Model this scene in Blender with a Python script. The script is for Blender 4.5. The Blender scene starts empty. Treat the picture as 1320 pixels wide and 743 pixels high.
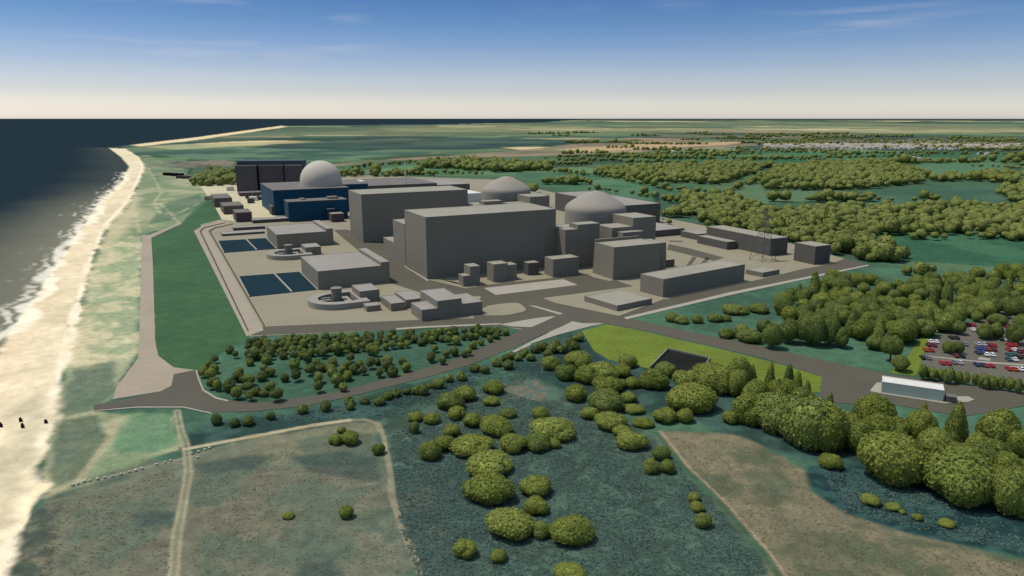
import bpy, bmesh, math, random
import numpy as np
from mathutils import Vector, Matrix
random.seed(7)
sc = bpy.context.scene
COL = sc.collection
# ------------------------------------------------------------------ camera model
F, H = 920.0, 120.0
P = math.atan(218.5 / F); SP, CP = math.sin(P), math.cos(P)
def un(x, y, z=0.0):
    u = (x - 660) / F; v = (y - 371.5) / F
    t = (z - H) / (-SP - v * CP)
    return Vector((u * t, (CP - v * SP) * t, z))
def height_at(base, ytop):
    Y = un(*base).y; v = (ytop - 371.5) / F
    return H - Y * (SP + v * CP) / (CP - v * SP)
def ppm(p):                                  # photo pixels per metre at a point
    return F / (p.y * CP + (H - p.z) * SP)
EXPO = 1.55
def lin(c):
    c /= 255.0
    return c / 12.92 if c <= 0.04045 else ((c + 0.055) / 1.055) ** 2.4
def alb(r, g, b, k=1.0):
    return tuple(min(0.85, lin(c) / EXPO * k) for c in (r, g, b))
# ------------------------------------------------------------------ helpers
def tag(o, label=None, cat=None, group=None, kind=None):
    if label: o['label'] = label
    if cat: o['category'] = cat
    if group: o['group'] = group
    if kind: o['kind'] = kind
    return o
def thing(name, label, cat, loc=(0, 0, 0), rz=0.0, group=None):
    o = bpy.data.objects.new(name, None); COL.objects.link(o)
    o.location = loc; o.rotation_euler = (0, 0, rz); o.empty_display_size = 1
    return tag(o, label, cat, group)
def link(name, me, parent=None, m=None):
    o = bpy.data.objects.new(name, me); COL.objects.link(o)
    if m is not None and not me.materials: me.materials.append(m)
    if parent is not None: o.parent = parent
    return o
def bm_obj(name, bm, m, parent=None, smooth=False):
    me = bpy.data.meshes.new(name); bm.to_mesh(me); bm.free()
    if smooth: me.shade_smooth()
    return link(name, me, parent, m)
def np_mesh(name, V, FQ):
    """mesh from numpy verts and an (n,k) face array"""
    me = bpy.data.meshes.new(name)
    n, k = FQ.shape
    me.vertices.add(len(V)); me.vertices.foreach_set('co', np.ascontiguousarray(V, dtype=np.float32).ravel())
    me.loops.add(n * k); me.loops.foreach_set('vertex_index', np.ascontiguousarray(FQ, dtype=np.int32).ravel())
    me.polygons.add(n); me.polygons.foreach_set('loop_start', np.arange(0, n * k, k, dtype=np.int32))
    me.polygons.foreach_set('loop_total', np.full(n, k, dtype=np.int32))
    me.update(calc_edges=True); me.validate()
    return me
def box(bm, x0, x1, y0, y1, z0, z1, top=True, flare=0.0):
    c = [(x0 - flare, y0 - flare, z0), (x1 + flare, y0 - flare, z0), (x1 + flare, y1 + flare, z0), (x0 - flare, y1 + flare, z0),
         (x0, y0, z1), (x1, y0, z1), (x1, y1, z1), (x0, y1, z1)]
    v = [bm.verts.new(p) for p in c]
    fs = [(0, 1, 5, 4), (1, 2, 6, 5), (2, 3, 7, 6), (3, 0, 4, 7), (3, 2, 1, 0)]
    if top: fs.append((4, 5, 6, 7))
    for f in fs: bm.faces.new([v[i] for i in f])
def tube(bm, a, b, r, n=6, r2=None):
    a, b = Vector(a), Vector(b); d = b - a
    if d.length < 1e-6: return
    q = d.to_track_quat('Z', 'Y'); r2 = r if r2 is None else r2
    A = [bm.verts.new(a + q @ Vector((r * math.cos(t), r * math.sin(t), 0))) for t in [2 * math.pi * i / n for i in range(n)]]
    B = [bm.verts.new(b + q @ Vector((r2 * math.cos(t), r2 * math.sin(t), 0))) for t in [2 * math.pi * i / n for i in range(n)]]
    for i in range(n): bm.faces.new((A[i], A[(i + 1) % n], B[(i + 1) % n], B[i]))
    bm.faces.new(A[::-1]); bm.faces.new(B)
def lathe(bm, prof, n=64, c=(0, 0)):
    rings = []
    for r, z in prof:
        if r < 1e-4: rings.append([bm.verts.new((c[0], c[1], z))])
        else: rings.append([bm.verts.new((c[0] + r * math.cos(2 * math.pi * i / n), c[1] + r * math.sin(2 * math.pi * i / n), z)) for i in range(n)])
    for A, B in zip(rings, rings[1:]):
        for i in range(n):
            j = (i + 1) % n
            if len(B) == 1: bm.faces.new((A[i], A[j], B[0]))
            elif len(A) == 1: bm.faces.new((A[0], B[j], B[i]))
            else: bm.faces.new((A[i], A[j], B[j], B[i]))
def chaikin(pts, n):
    for _ in range(n):
        q = []
        for i in range(len(pts)):
            a, b = pts[i], pts[(i + 1) % len(pts)]
            q += [(a[0] * .75 + b[0] * .25, a[1] * .75 + b[1] * .25), (a[0] * .25 + b[0] * .75, a[1] * .25 + b[1] * .75)]
        pts = q
    return pts
def world(pts): return [tuple(un(*p))[:2] for p in pts]
def slab(name, pts, z, m, smooth=0, z0=-0.3, px=True, parent=None, kind='structure', hole=None):
    w = world(pts) if px else list(pts)
    if smooth: w = chaikin(w, smooth)
    area = sum(w[i][0] * w[(i + 1) % len(w)][1] - w[(i + 1) % len(w)][0] * w[i][1] for i in range(len(w)))
    if area < 0: w = w[::-1]
    bm = bmesh.new()
    top = [bm.verts.new((x, y, z)) for x, y in w]; bot = [bm.verts.new((x, y, z0)) for x, y in w]
    n = len(w)
    f = bm.faces.new(top); f.normal_update()
    for i in range(n): bm.faces.new((bot[i], bot[(i + 1) % n], top[(i + 1) % n], top[i]))
    bmesh.ops.triangulate(bm, faces=[f], ngon_method='EAR_CLIP')
    o = bm_obj(name, bm, m, parent)
    if kind: o['kind'] = kind
    return o
# ------------------------------------------------------------------ materials
def nodes(name):
    m = bpy.data.materials.new(name); m.use_nodes = True
    nt = m.node_tree; nt.nodes.clear()
    out = nt.nodes.new('ShaderNodeOutputMaterial'); b = nt.nodes.new('ShaderNodeBsdfPrincipled')
    nt.links.new(b.outputs[0], out.inputs[0])
    return m, nt, b
def math_node(nt, op, a, b):
    n = nt.nodes.new('ShaderNodeMath'); n.operation = op
    for i, s in enumerate((a, b)):
        if isinstance(s, (int, float)): n.inputs[i].default_value = s
        else: nt.links.new(s, n.inputs[i])
    return n.outputs[0]
def noise(nt, vec, scale, detail=4, rough=.55):
    n = nt.nodes.new('ShaderNodeTexNoise'); n.inputs['Scale'].default_value = scale
    n.inputs['Detail'].default_value = detail; n.inputs['Roughness'].default_value = rough
    nt.links.new(vec, n.inputs['Vector']); return n.outputs['Fac']
def mulcol(nt, col, fac):
    n = nt.nodes.new('ShaderNodeVectorMath'); n.operation = 'SCALE'
    nt.links.new(col, n.inputs[0]); nt.links.new(fac, n.inputs['Scale']); return n.outputs[0]
def remap(nt, s, lo, hi, a=0.3, b=0.7):
    n = nt.nodes.new('ShaderNodeMapRange'); nt.links.new(s, n.inputs[0])
    n.inputs[1].default_value = a; n.inputs[2].default_value = b; n.inputs[3].default_value = lo; n.inputs[4].default_value = hi
    return n.outputs[0]
def mat(name, col, rough=.85, amt=.12, scales=(.05, .6), spec=.2, bump=0.0, streak=False, attr=None, metallic=0):
    m, nt, b = nodes(name)
    b.inputs['Roughness'].default_value = rough; b.inputs['Specular IOR Level'].default_value = spec
    b.inputs['Metallic'].default_value = metallic
    g = nt.nodes.new('ShaderNodeNewGeometry').outputs['Position']
    if attr:
        a = nt.nodes.new('ShaderNodeVertexColor'); a.layer_name = attr; c = a.outputs[0]
    else:
        r = nt.nodes.new('ShaderNodeRGB'); r.outputs[0].default_value = (*col, 1); c = r.outputs[0]
    f = None
    for i, s in enumerate(scales):
        v = g
        if streak and i == 1:
            mp = nt.nodes.new('ShaderNodeMapping'); mp.inputs['Scale'].default_value = (1, 1, .08); nt.links.new(g, mp.inputs[0]); v = mp.outputs[0]
        q = remap(nt, noise(nt, v, s), 1 - amt, 1 + amt)
        f = q if f is None else math_node(nt, 'MULTIPLY', f, q)
    if f is not None: c = mulcol(nt, c, f)
    nt.links.new(c, b.inputs['Base Color'])
    if bump:
        bp = nt.nodes.new('ShaderNodeBump'); bp.inputs['Strength'].default_value = bump; bp.inputs['Distance'].default_value = 1.0
        nt.links.new(noise(nt, g, scales[-1] * 1.5, 5), bp.inputs['Height']); nt.links.new(bp.outputs[0], b.inputs['Normal'])
    return m
M = {}
M['platform'] = mat('pale_hardstanding', alb(160, 153, 128), amt=.05, scales=(.02, .4))
M['road'] = mat('asphalt', alb(98, 94, 80), amt=.07, scales=(.03, .5))
M['path'] = mat('pinkish_path', alb(178, 164, 142), amt=.06, scales=(.03, .3))
M['kerb'] = mat('concrete_paving', alb(178, 172, 155), amt=.05, scales=(.05, .5))
M['concrete'] = mat('grey_concrete_wall', alb(146, 141, 127), amt=.035, scales=(.03, .25), streak=True)
M['dark_concrete'] = mat('dark_grey_wall', alb(108, 105, 98), amt=.035, scales=(.03, .25), streak=True)
M['brown_wall'] = mat('brownish_grey_wall', alb(100, 88, 90), amt=.06, scales=(.03, .25), streak=True)
M['roof'] = mat('pale_roof_membrane', alb(168, 163, 146), amt=.06, scales=(.03, .2))
M['roof_warm'] = mat('warm_grey_roof', alb(166, 160, 150), amt=.06, scales=(.03, .2))
M['roof_mauve'] = mat('mauve_grey_roof', alb(126, 121, 114), amt=.08, scales=(.03, .2))
M['white'] = mat('white_cladding', alb(238, 236, 226), amt=.03, scales=(.05, .4))
M['pale_green'] = mat('pale_green_cladding', alb(188, 206, 194), amt=.04, scales=(.1, .4), streak=True)
M['dome'] = mat('pale_dome_concrete', alb(170, 163, 150), amt=.04, scales=(.03, .3))
M['dome_white'] = mat('white_dome_cladding', alb(214, 206, 190), amt=.03, scales=(.03, .3))
M['blue'] = mat('blue_cladding', alb(10, 74, 104), amt=.1, scales=(.03, .2), rough=.6, streak=True)
M['charcoal'] = mat('charcoal_cladding', alb(98, 95, 98), amt=.1, scales=(.02, .2), streak=True)
M['charcoal_roof'] = mat('slate_blue_roof', alb(88, 100, 102), amt=.1, scales=(.02, .2))
M['pool'] = mat('dark_pool_water', alb(40, 62, 72), rough=.9, amt=.06, scales=(.03, .3), spec=.0, bump=.0)
M['black'] = mat('blackened_timber', (.012, .011, .01), amt=.2, scales=(.5, 3))
M['render_block'] = mat('lichened_pale_concrete', alb(204, 198, 176), amt=.15, scales=(.4, 2))
M['steel'] = mat('galvanised_steel', (.09, .092, .095), rough=.6, amt=.1, scales=(.2, 1))
M['bark'] = mat('bark', (.07, .055, .04), amt=.25, scales=(.5, 3))
M['lime_grass'] = mat('mown_bright_grass', alb(112, 130, 40), amt=.16, scales=(.05, .4), bump=.2)
M['sea_bank'] = mat('green_bank_grass', alb(60, 100, 58), amt=.16, scales=(.015, .12), bump=.15)
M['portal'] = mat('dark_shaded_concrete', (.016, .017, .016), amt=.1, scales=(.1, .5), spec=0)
M['glass'] = mat('car_glass', (.02, .025, .03), rough=.12, amt=.02, scales=(1,), spec=.5)
M['tyre'] = mat('tyre_rubber', (.012, .012, .012), amt=.05, scales=(2,))
def foliage(name, c1, c2, attr=False, thin=False):
    m, nt, b = nodes(name)
    b.inputs['Roughness'].default_value = .75; b.inputs['Specular IOR Level'].default_value = .15
    g = nt.nodes.new('ShaderNodeNewGeometry').outputs['Position']
    oi = nt.nodes.new('ShaderNodeObjectInfo').outputs['Random']
    n1 = noise(nt, g, .045, 2); n2 = noise(nt, g, 1.3, 3)
    mx = nt.nodes.new('ShaderNodeMix'); mx.data_type = 'RGBA'
    f = math_node(nt, 'ADD', remap(nt, n2, -.25, .45), math_node(nt, 'MULTIPLY', oi if not attr else n1, .9))
    cl = nt.nodes.new('ShaderNodeClamp'); nt.links.new(f, cl.inputs[0])
    nt.links.new(cl.outputs[0], mx.inputs[0])
    mx.inputs[6].default_value = (*c1, 1); mx.inputs[7].default_value = (*c2, 1)
    nt.links.new(mx.outputs[2], b.inputs['Base Color'])
    if thin:                                     # leaves let light through
        tr = nt.nodes.new('ShaderNodeBsdfTranslucent'); nt.links.new(mx.outputs[2], tr.inputs[0])
        ms = nt.nodes.new('ShaderNodeMixShader'); ms.inputs[0].default_value = .38
        nt.links.new(b.outputs[0], ms.inputs[1]); nt.links.new(tr.outputs[0], ms.inputs[2])
        nt.links.new(ms.outputs[0], nt.nodes['Material Output'].inputs[0])
    return m
FOL = {'leaf_olive': ((.150, .188, .034), (.230, .262, .054)), 'leaf_green': ((.120, .164, .040), (.198, .240, .060)), 'leaf_dark': ((.080, .112, .036), (.142, .172, .048)), 'leaf_pale': ((.158, .200, .040), (.235, .270, .062))}
for k_, (a_, b_) in FOL.items():
    M[k_] = foliage(k_[5:] + '_crown', a_, b_); M[k_ + '_thin'] = foliage(k_[5:] + '_leaves', a_, b_, thin=True)
M['leaf_wood'] = foliage('woodland_foliage', (.084, .108, .026), (.160, .178, .038), True)
# ------------------------------------------------------------------ numpy noise and polygons
def h2(i, j, s):
    n = (i.astype(np.int64) * 374761393 + j.astype(np.int64) * 668265263 + s * 974711) & 0x7fffffff
    n = ((n ^ (n >> 13)) * 1274126177) & 0x7fffffff
    return ((n ^ (n >> 16)) & 0xffff) / 65535.0
def vnoise(x, y, s):
    i, j = np.floor(x), np.floor(y); fx, fy = x - i, y - j
    fx = fx * fx * (3 - 2 * fx); fy = fy * fy * (3 - 2 * fy)
    a, b, c, d = h2(i, j, s), h2(i + 1, j, s), h2(i, j + 1, s), h2(i + 1, j + 1, s)
    return (a * (1 - fx) + b * fx) * (1 - fy) + (c * (1 - fx) + d * fx) * fy
def fbm(x, y, scale, s, o=4):
    r = 0; a = .5; t = 0; x = x / scale; y = y / scale
    for k in range(o):
        r = r + a * vnoise(x + 13.7 * k, y - 7.1 * k, s + k); t += a; a *= .55
        x, y = x * 1.9 + y * .6, y * 1.9 - x * .6
    return r / t
def sdf(X, Y, poly):
    d = np.full(X.shape, 1e18); inside = np.zeros(X.shape, bool); n = len(poly)
    for k in range(n):
        (ax, ay), (bx, by) = poly[k], poly[(k + 1) % n]
        ex, ey = bx - ax, by - ay; wx, wy = X - ax, Y - ay
        t = np.clip((wx * ex + wy * ey) / (ex * ex + ey * ey + 1e-12), 0, 1)
        d = np.minimum(d, (wx - ex * t) ** 2 + (wy - ey * t) ** 2)
        c = ((ay > Y) != (by > Y))
        with np.errstate(divide='ignore', invalid='ignore'):
            xi = ax + (Y - ay) * ex / (ey if abs(ey) > 1e-9 else 1e-9)
        inside ^= c & (X < xi)
    d = np.sqrt(d)
    return np.where(inside, -d, d)
def line_d(X, Y, pts):
    d = np.full(X.shape, 1e18)
    for (ax, ay), (bx, by) in zip(pts, pts[1:]):
        ex, ey = bx - ax, by - ay; wx, wy = X - ax, Y - ay
        t = np.clip((wx * ex + wy * ey) / (ex * ex + ey * ey + 1e-12), 0, 1)
        d = np.minimum(d, (wx - ex * t) ** 2 + (wy - ey * t) ** 2)
    return np.sqrt(d)
# ------------------------------------------------------------------ ground, beach and sea sheets (one polar tessellation, real metres)
ypx = np.concatenate([np.linspace(153.22, 160, 24), np.linspace(160.5, 250, 150), np.linspace(251, 765, 400)])
rad = np.array([un(660, y).y for y in ypx])[::-1]
rad = np.concatenate([[20, 60, 110, 145], rad])
ang = np.concatenate([np.linspace(-42, 42, 1000), np.linspace(42, 318, 70)[1:-1]]) * math.pi / 180
R_, A_ = np.meshgrid(rad, ang, indexing='ij')
X = (R_ * np.sin(A_)).ravel(); Y = (R_ * np.cos(A_)).ravel(); N = len(X)
D = np.hypot(X, Y)
L3 = np.array([0, 0, 0.])
def c3(c): return np.array([lin(v) / EXPO for v in c])
Cc = np.zeros((N, 3)); Cc[:] = c3((66, 98, 78))
NZ = {s: fbm(X, Y, s, 100 + s) for s in (4, 14, 45, 160, 600, 2500)}
def blend(idx, w, c, c2=None, m=None):
    w = w[:, None]
    col = c3(c) if c2 is None else c3(c) * (1 - m[:, None]) + c3(c2) * m[:, None]
    Cc[idx] = Cc[idx] * (1 - w) + col * w
def sm(a, b, x):
    t = np.clip((x - a) / (b - a), 0, 1); return t * t * (3 - 2 * t)
def area(pts, c, soft=2.0, amp=3.0, ns=14, op=1.0, c2=None, s2=14, lo=.42, hi=.62, px=True):
    w = world(pts) if px else pts
    pad = soft + amp * 1.2
    xs = [p[0] for p in w]; ys = [p[1] for p in w]
    idx = np.nonzero((X > min(xs) - pad) & (X < max(xs) + pad) & (Y > min(ys) - pad) & (Y < max(ys) + pad))[0]
    if not len(idx): return
    d = sdf(X[idx], Y[idx], w) + (NZ[ns][idx] - .5) * 2 * amp
    wt = (1 - sm(-soft, soft, d)) * op
    m = sm(lo, hi, NZ[s2][idx]) if c2 is not None else None
    blend(idx, wt, c, c2, m)
def track(pts, width, c, soft=1.0, amp=1.0, op=.9, gap=0.0, broken=None):
    w = world(pts); w2 = []
    for k in range(len(w) - 1):
        w2 += [w[k], ((w[k][0] + w[k + 1][0]) / 2, (w[k][1] + w[k + 1][1]) / 2)]
    w = w2 + [w[-1]]
    pad = width + soft + amp
    xs = [p[0] for p in w]; ys = [p[1] for p in w]
    idx = np.nonzero((X > min(xs) - pad) & (X < max(xs) + pad) & (Y > min(ys) - pad) & (Y < max(ys) + pad))[0]
    d = line_d(X[idx], Y[idx], w) + (NZ[14][idx] - .5) * amp
    wt = 1 - sm(width / 2 - soft / 2, width / 2 + soft / 2, d)
    if gap: wt = wt * (.45 + .55 * sm(gap * .3, gap, d))
    if broken: wt = wt * sm(.3, broken, NZ[45][idx])
    blend(idx, wt * op, c)
# far land: patchwork of fields
def cells(size, seed):
    gx, gy = np.floor(X / size), np.floor(Y / size)
    best = np.full(N, 1e18); sec = np.full(N, 1e18); val = np.zeros(N)
    for a in (-1, 0, 1):
        for b in (-1, 0, 1):
            i, j = gx + a, gy + b
            dx = (i + .15 + .7 * h2(i, j, seed)) * size - X; dy = (j + .15 + .7 * h2(i, j, seed + 1)) * size - Y
            q = np.maximum(np.abs(dx * .9 + dy * .35), np.abs(dy * .9 - dx * .35))
            up = q < best
            sec = np.where(up, best, np.minimum(sec, q)); val = np.where(up, h2(i, j, seed + 2), val); best = np.where(up, q, best)
    return val, sec - best
PAL = [(64, 96, 72), (76, 108, 80), (96, 128, 92), (70, 102, 80), (86, 116, 88), (62, 88, 64)]
PALF = [(86, 116, 90), (120, 140, 104), (150, 152, 116), (60, 88, 76), (104, 128, 100), (70, 100, 84), (178, 170, 130), (98, 126, 92), (48, 76, 62), (198, 188, 148), (56, 84, 66), (146, 132, 108)]
for size, seed, r0, r1, pal, hedge in ((260, 3, 620, 2600, PAL, 10), (520, 9, 2500, 5200, PALF, 55), (1300, 12, 5200, 12000, PALF, 190), (3800, 15, 12000, 9e5, PALF, 500)):
    v, e = cells(size, seed)
    w = sm(r0, r0 * 1.15, D) * (1 if r1 > 1e5 else 1)
    pc = np.array([c3(c) for c in pal])[np.minimum((v * len(pal)).astype(int), len(pal) - 1)]
    pc = pc * (.86 + .28 * NZ[45 if size < 500 else 600])[:, None]
    hd = (1 - sm(hedge * .4, hedge, e))[:, None] * .75
    pc = pc * (1 - hd) + c3((40, 62, 50)) * hd
    Cc[:] = Cc * (1 - w[:, None]) + pc * w[:, None]
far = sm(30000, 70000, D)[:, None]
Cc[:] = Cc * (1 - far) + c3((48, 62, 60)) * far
# distant zones
area([(345, 166), (660, 160), (1000, 159), (1320, 160), (1320, 172), (800, 172), (600, 176), (400, 176), (250, 182)], (122, 142, 110), 300, 300, 600, .35, (168, 164, 126), 2500)
area([(330, 186), (400, 182), (480, 177), (600, 177), (700, 179), (760, 183), (690, 188), (620, 193), (480, 194), (360, 193)], (40, 66, 66), 60, 160, 600, .9, (70, 98, 84), 600, .55, .75)
area([(820, 172), (1100, 175), (1320, 178), (1320, 181), (990, 181), (850, 178)], (50, 70, 62), 60, 200, 600, .75, (90, 100, 82), 600)
area([(180, 196), (300, 190), (480, 194), (560, 196), (480, 204), (400, 209), (230, 206)], (58, 92, 82), 20, 60, 160, .8, (100, 130, 108), 160)
area([(180, 189), (240, 186), (345, 184), (340, 187), (230, 193)], (176, 180, 140), 40, 60, 160, .7)
area([(210, 208), (300, 206), (305, 215), (205, 218)], (132, 126, 112), 10, 30, 160, .85, (86, 96, 90), 45)
area([(390, 214), (480, 207), (640, 197), (740, 186), (960, 180), (985, 187), (820, 196), (700, 201), (560, 204), (430, 214)], (148, 134, 114), 14, 40, 160, .85, (108, 110, 92), 160)
area([(720, 193), (820, 186), (960, 183), (940, 187), (820, 193), (740, 197)], (186, 166, 130), 14, 40, 160, .8)
area([(985, 182), (1080, 178), (1320, 180), (1320, 196), (1150, 193), (990, 190)], (112, 114, 104), 20, 60, 160, .85, (70, 86, 72), 160)
area([(760, 204), (900, 200), (1000, 196), (1320, 197), (1320, 206), (1000, 210), (860, 211)], (58, 104, 74), 10, 20, 160, .85, (76, 120, 86), 600)
area([(1110, 212), (1170, 203), (1250, 205), (1300, 211), (1290, 222), (1180, 224)], (84, 124, 94), 6, 20, 160, .8)
area([(1060, 258), (1120, 247), (1210, 240), (1300, 246), (1290, 262), (1180, 268), (1100, 268)], (60, 94, 78), 6, 14, 45, .85, (74, 108, 92), 160)
area([(700, 240), (790, 232), (900, 240), (935, 255), (880, 262), (780, 252)], (62, 104, 80), 5, 10, 45, .85, (80, 122, 96), 160)
area([(660, 222), (760, 222), (790, 230), (690, 242)], (66, 106, 84), 5, 10, 45, .85)
area([(455, 222), (540, 212), (660, 212), (640, 224), (500, 228)], (72, 112, 78), 6, 10, 45, .85, (96, 138, 104), 160)
area([(1095, 312), (1130, 302), (1320, 300), (1340, 345), (1250, 342), (1160, 335)], (50, 92, 70), 3, 6, 45, 1, (64, 108, 84), 45)
area([(600, 262), (900, 262), (1150, 345), (1100, 350), (860, 290)], (60, 88, 74), 5, 8, 45, .8, (70, 104, 86), 45)
# ground around and south of the site
area([(-200, 420), (60, 400), (110, 300), (260, 245), (330, 250), (1130, 338), (1500, 400), (1600, 800), (-400, 800)], (62, 96, 80), 4, 6, 45, 1, (74, 112, 92), 45)
area([(250, 548), (330, 536), (470, 514), (600, 476), (690, 446), (740, 430), (790, 452), (900, 470), (1000, 500), (1100, 540), (1330, 640), (1330, 700), (1150, 690), (1040, 600), (900, 548), (780, 520), (640, 470), (560, 540), (480, 545), (240, 580)], (42, 66, 66), 4, 5, 14, .9, (60, 88, 86), 14)
area([(480, 546), (560, 515), (680, 485), (840, 560), (900, 620), (1020, 760), (540, 780), (515, 680), (498, 590)], (62, 84, 76), 3, 5, 14, 1, (76, 102, 90), 4)
area([(640, 500), (690, 490), (720, 505), (700, 520), (650, 516)], (128, 124, 108), 2, 5, 14, .65, (80, 100, 98), 4)
area([(500, 620), (600, 560), (680, 590), (660, 700), (560, 760), (540, 760)], (54, 78, 80), 5, 8, 14, .5)
# heath on the left
area([(0, 780), (20, 700), (60, 640), (150, 600), (240, 588), (330, 566), (450, 547), (485, 546), (498, 570), (510, 650), (545, 770)], (110, 119, 103), 3, 4, 14, 1, (84, 103, 92), 14, .45, .68)
area([(100, 780), (110, 700), (160, 640), (230, 625), (330, 600), (470, 600), (480, 690), (350, 720), (330, 780)], (114, 108, 94), 6, 10, 45, .35, (104, 112, 96), 14)
area([(330, 566), (450, 550), (484, 550), (490, 575), (420, 590), (330, 600)], (128, 130, 108), 3, 5, 14, .6, (100, 112, 96), 14)
for q in ([(165, 665), (200, 655), (230, 662), (222, 678), (175, 682)], [(250, 600), (290, 592), (350, 588), (330, 606), (260, 612)], [(385, 702), (400, 688), (414, 684), (408, 698), (390, 708)], [(370, 590), (440, 580), (490, 590), (490, 622), (470, 618), (400, 608)], [(390, 725), (430, 722), (440, 745), (380, 745)]):
    area(q, (56, 80, 78), 2, 3, 14, .75)
area([(500, 640), (560, 600), (580, 680), (600, 740), (560, 745), (525, 700)], (70, 86, 82), 4, 6, 14, .5, (106, 104, 90), 14)
# heath on the right
area([(846, 557), (900, 556), (950, 562), (1010, 588), (1036, 606), (1045, 632), (1090, 662), (1180, 690), (1330, 722), (1500, 800), (1020, 800), (985, 715), (930, 650), (880, 602)], (124, 121, 100), 1.6, 3.4, 14, 1, (86, 96, 77), 14, .42, .66)
area([(960, 610), (1000, 600), (1030, 628), (1000, 640)], (76, 96, 80), 3, 4, 14, .6)
area([(1000, 660), (1070, 690), (1120, 742), (1040, 742)], (92, 100, 82), 4, 6, 14, .6)
area([(1296, 700), (1340, 690), (1340, 726), (1300, 715)], (40, 84, 72), 2, 3, 14, .8)
area([(1040, 600), (1110, 600), (1240, 640), (1330, 676), (1330, 722), (1180, 690), (1090, 662), (1045, 632)], (34, 62, 66), 1.5, 2.5, 14, 1, (50, 82, 82), 4)
# dunes and coast strip
area([(60, 545), (68, 530), (85, 470), (95, 430), (120, 340), (140, 290), (165, 265), (180, 235), (187, 212), (215, 218), (262, 240), (270, 255), (258, 262), (232, 290), (184, 302), (179, 450), (150, 505), (121, 530), (228, 536), (228, 580), (60, 640), (50, 612)], (160, 168, 138), 2, 6, 14, 1, (122, 144, 114), 45, .40, .62)
area([(85, 480), (100, 425), (125, 335), (170, 300), (182, 320), (180, 440), (140, 470)], (206, 206, 172), 5, 14, 45, .8, (150, 168, 136), 14)
area([(75, 535), (90, 475), (150, 465), (150, 500), (121, 528)], (84, 112, 96), 3, 6, 14, .75, (66, 92, 84), 14)
area([(62, 600), (70, 545), (125, 535), (140, 560), (112, 612), (70, 628)], (92, 110, 92), 2, 3, 14, .8, (66, 94, 86), 14)
area([(140, 585), (156, 548), (166, 533), (222, 533), (230, 560), (225, 572), (205, 582)], (98, 142, 110), 3, 4, 14, .85, (90, 130, 102), 14)
area([(190, 290), (215, 262), (258, 250), (268, 262), (225, 284)], (74, 112, 92), 3, 6, 45, .7)
area([(5, 770), (12, 720), (40, 660), (75, 640), (80, 680), (70, 780)], (74, 88, 80), 2, 3, 4, .85, (110, 112, 96), 4)
area([(176, 200), (190, 200), (235, 218), (240, 228), (200, 235), (186, 214)], (128, 142, 116), 6, 14, 45, .8, (94, 120, 100), 45)
area([(95, 440), (118, 340), (140, 290), (165, 265), (178, 250), (176, 285), (150, 310), (132, 350), (116, 430), (112, 470), (86, 474)], (212, 206, 172), 10, 10, 14, .6)
# tracks
CREAM = (178, 172, 142)
track([(228, 530), (233, 555), (240, 577), (243, 610), (236, 650), (228, 690), (220, 780)], 3.0, (162, 162, 138), 1.2, .8, .8, gap=.9)
track([(240, 579), (330, 562), (400, 549), (440, 542), (470, 541), (487, 546), (495, 565), (503, 610), (505, 640), (518, 680), (535, 720), (552, 780)], 2.2, (146, 142, 120), 1.0, .8, .75)
track([(240, 579), (330, 562), (400, 549), (450, 542)], 2.4, (196, 190, 160), 1.0, .6, .7)
track([(150, 538), (142, 566), (112, 605), (100, 622), (60, 640)], 3.0, (170, 166, 138), 2, 2, .7)
track([(300, 572), (240, 590), (150, 612), (100, 628), (60, 640)], 2.2, (150, 150, 128), 1.5, 1.5, .55, broken=.6)
track([(85, 650), (82, 690), (60, 780)], 2.2, (118, 120, 104), 1.5, 1.0, .6)
track([(846, 558), (880, 602), (930, 650), (985, 715), (1030, 780)], 2.0, (62, 96, 76), 1.5, 1, .9)
track([(852, 556), (886, 600), (936, 648), (992, 712), (1040, 780)], 1.0, (160, 150, 128), .8, .6, .7)
for q in ([(258, 262), (225, 277), (207, 275), (198, 262), (208, 248), (200, 232), (190, 216)], [(180, 300), (172, 270), (174, 250), (178, 240)], [(232, 289), (215, 270), (205, 262)]):
    track(q, 3.0, (196, 198, 168), 3.5, 9, .5)
# beach, shallow water, sea
BEACH = [(140, 191), (156, 203), (166, 215), (156, 236), (125, 266), (90, 316), (52, 372), (0, 446), (-60, 520), (-260, 800), (-10, 790), (5, 735), (15, 700), (30, 665), (55, 630), (50, 610), (62, 570), (68, 530), (84, 470), (95, 430), (118, 340), (140, 290), (165, 265), (180, 235), (187, 215), (178, 202), (162, 192)]
SEA = [(-900, 153.25), (760, 153.25), (700, 158), (560, 160.6), (363, 162.4), (335, 166), (250, 177.5), (168, 187), (140, 191), (156, 203), (166, 215), (156, 236), (125, 266), (90, 316), (52, 372), (0, 446), (-60, 520), (-260, 800), (-1600, 800)]
area([(168, 187), (250, 177.5), (335, 166), (363, 162.5), (372, 163.5), (340, 168), (255, 180.5), (180, 189)], (226, 214, 174), 20, 20, 45, 1)
area(BEACH, (232, 224, 194), 2.5, 6, 14, 1, (216, 209, 180), 45)
area([(150, 215), (160, 225), (135, 265), (100, 330), (70, 390), (45, 440), (20, 500), (-30, 560), (0, 440), (60, 360), (110, 280)], (240, 218, 190), 4, 6, 45, .3)
track([(178, 202), (184, 216), (176, 236), (160, 264), (134, 292), (112, 345), (90, 430), (78, 475), (60, 535), (52, 575), (46, 612), (26, 660), (10, 705), (0, 740)], 4, (255, 248, 226), 3, 6, .85, broken=.5)
track([(54, 628), (30, 655), (10, 690)], 5, (250, 240, 208), 3, 5, .85)
area([(20, 530), (50, 500), (56, 545), (36, 610), (0, 680), (0, 600)], (202, 198, 172), 4, 5, 14, .8)
WATER_EDGE = [(140, 191), (156, 203), (166, 215), (156, 236), (125, 266), (90, 316), (52, 372), (0, 446), (-60, 520), (-260, 800)]
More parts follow.
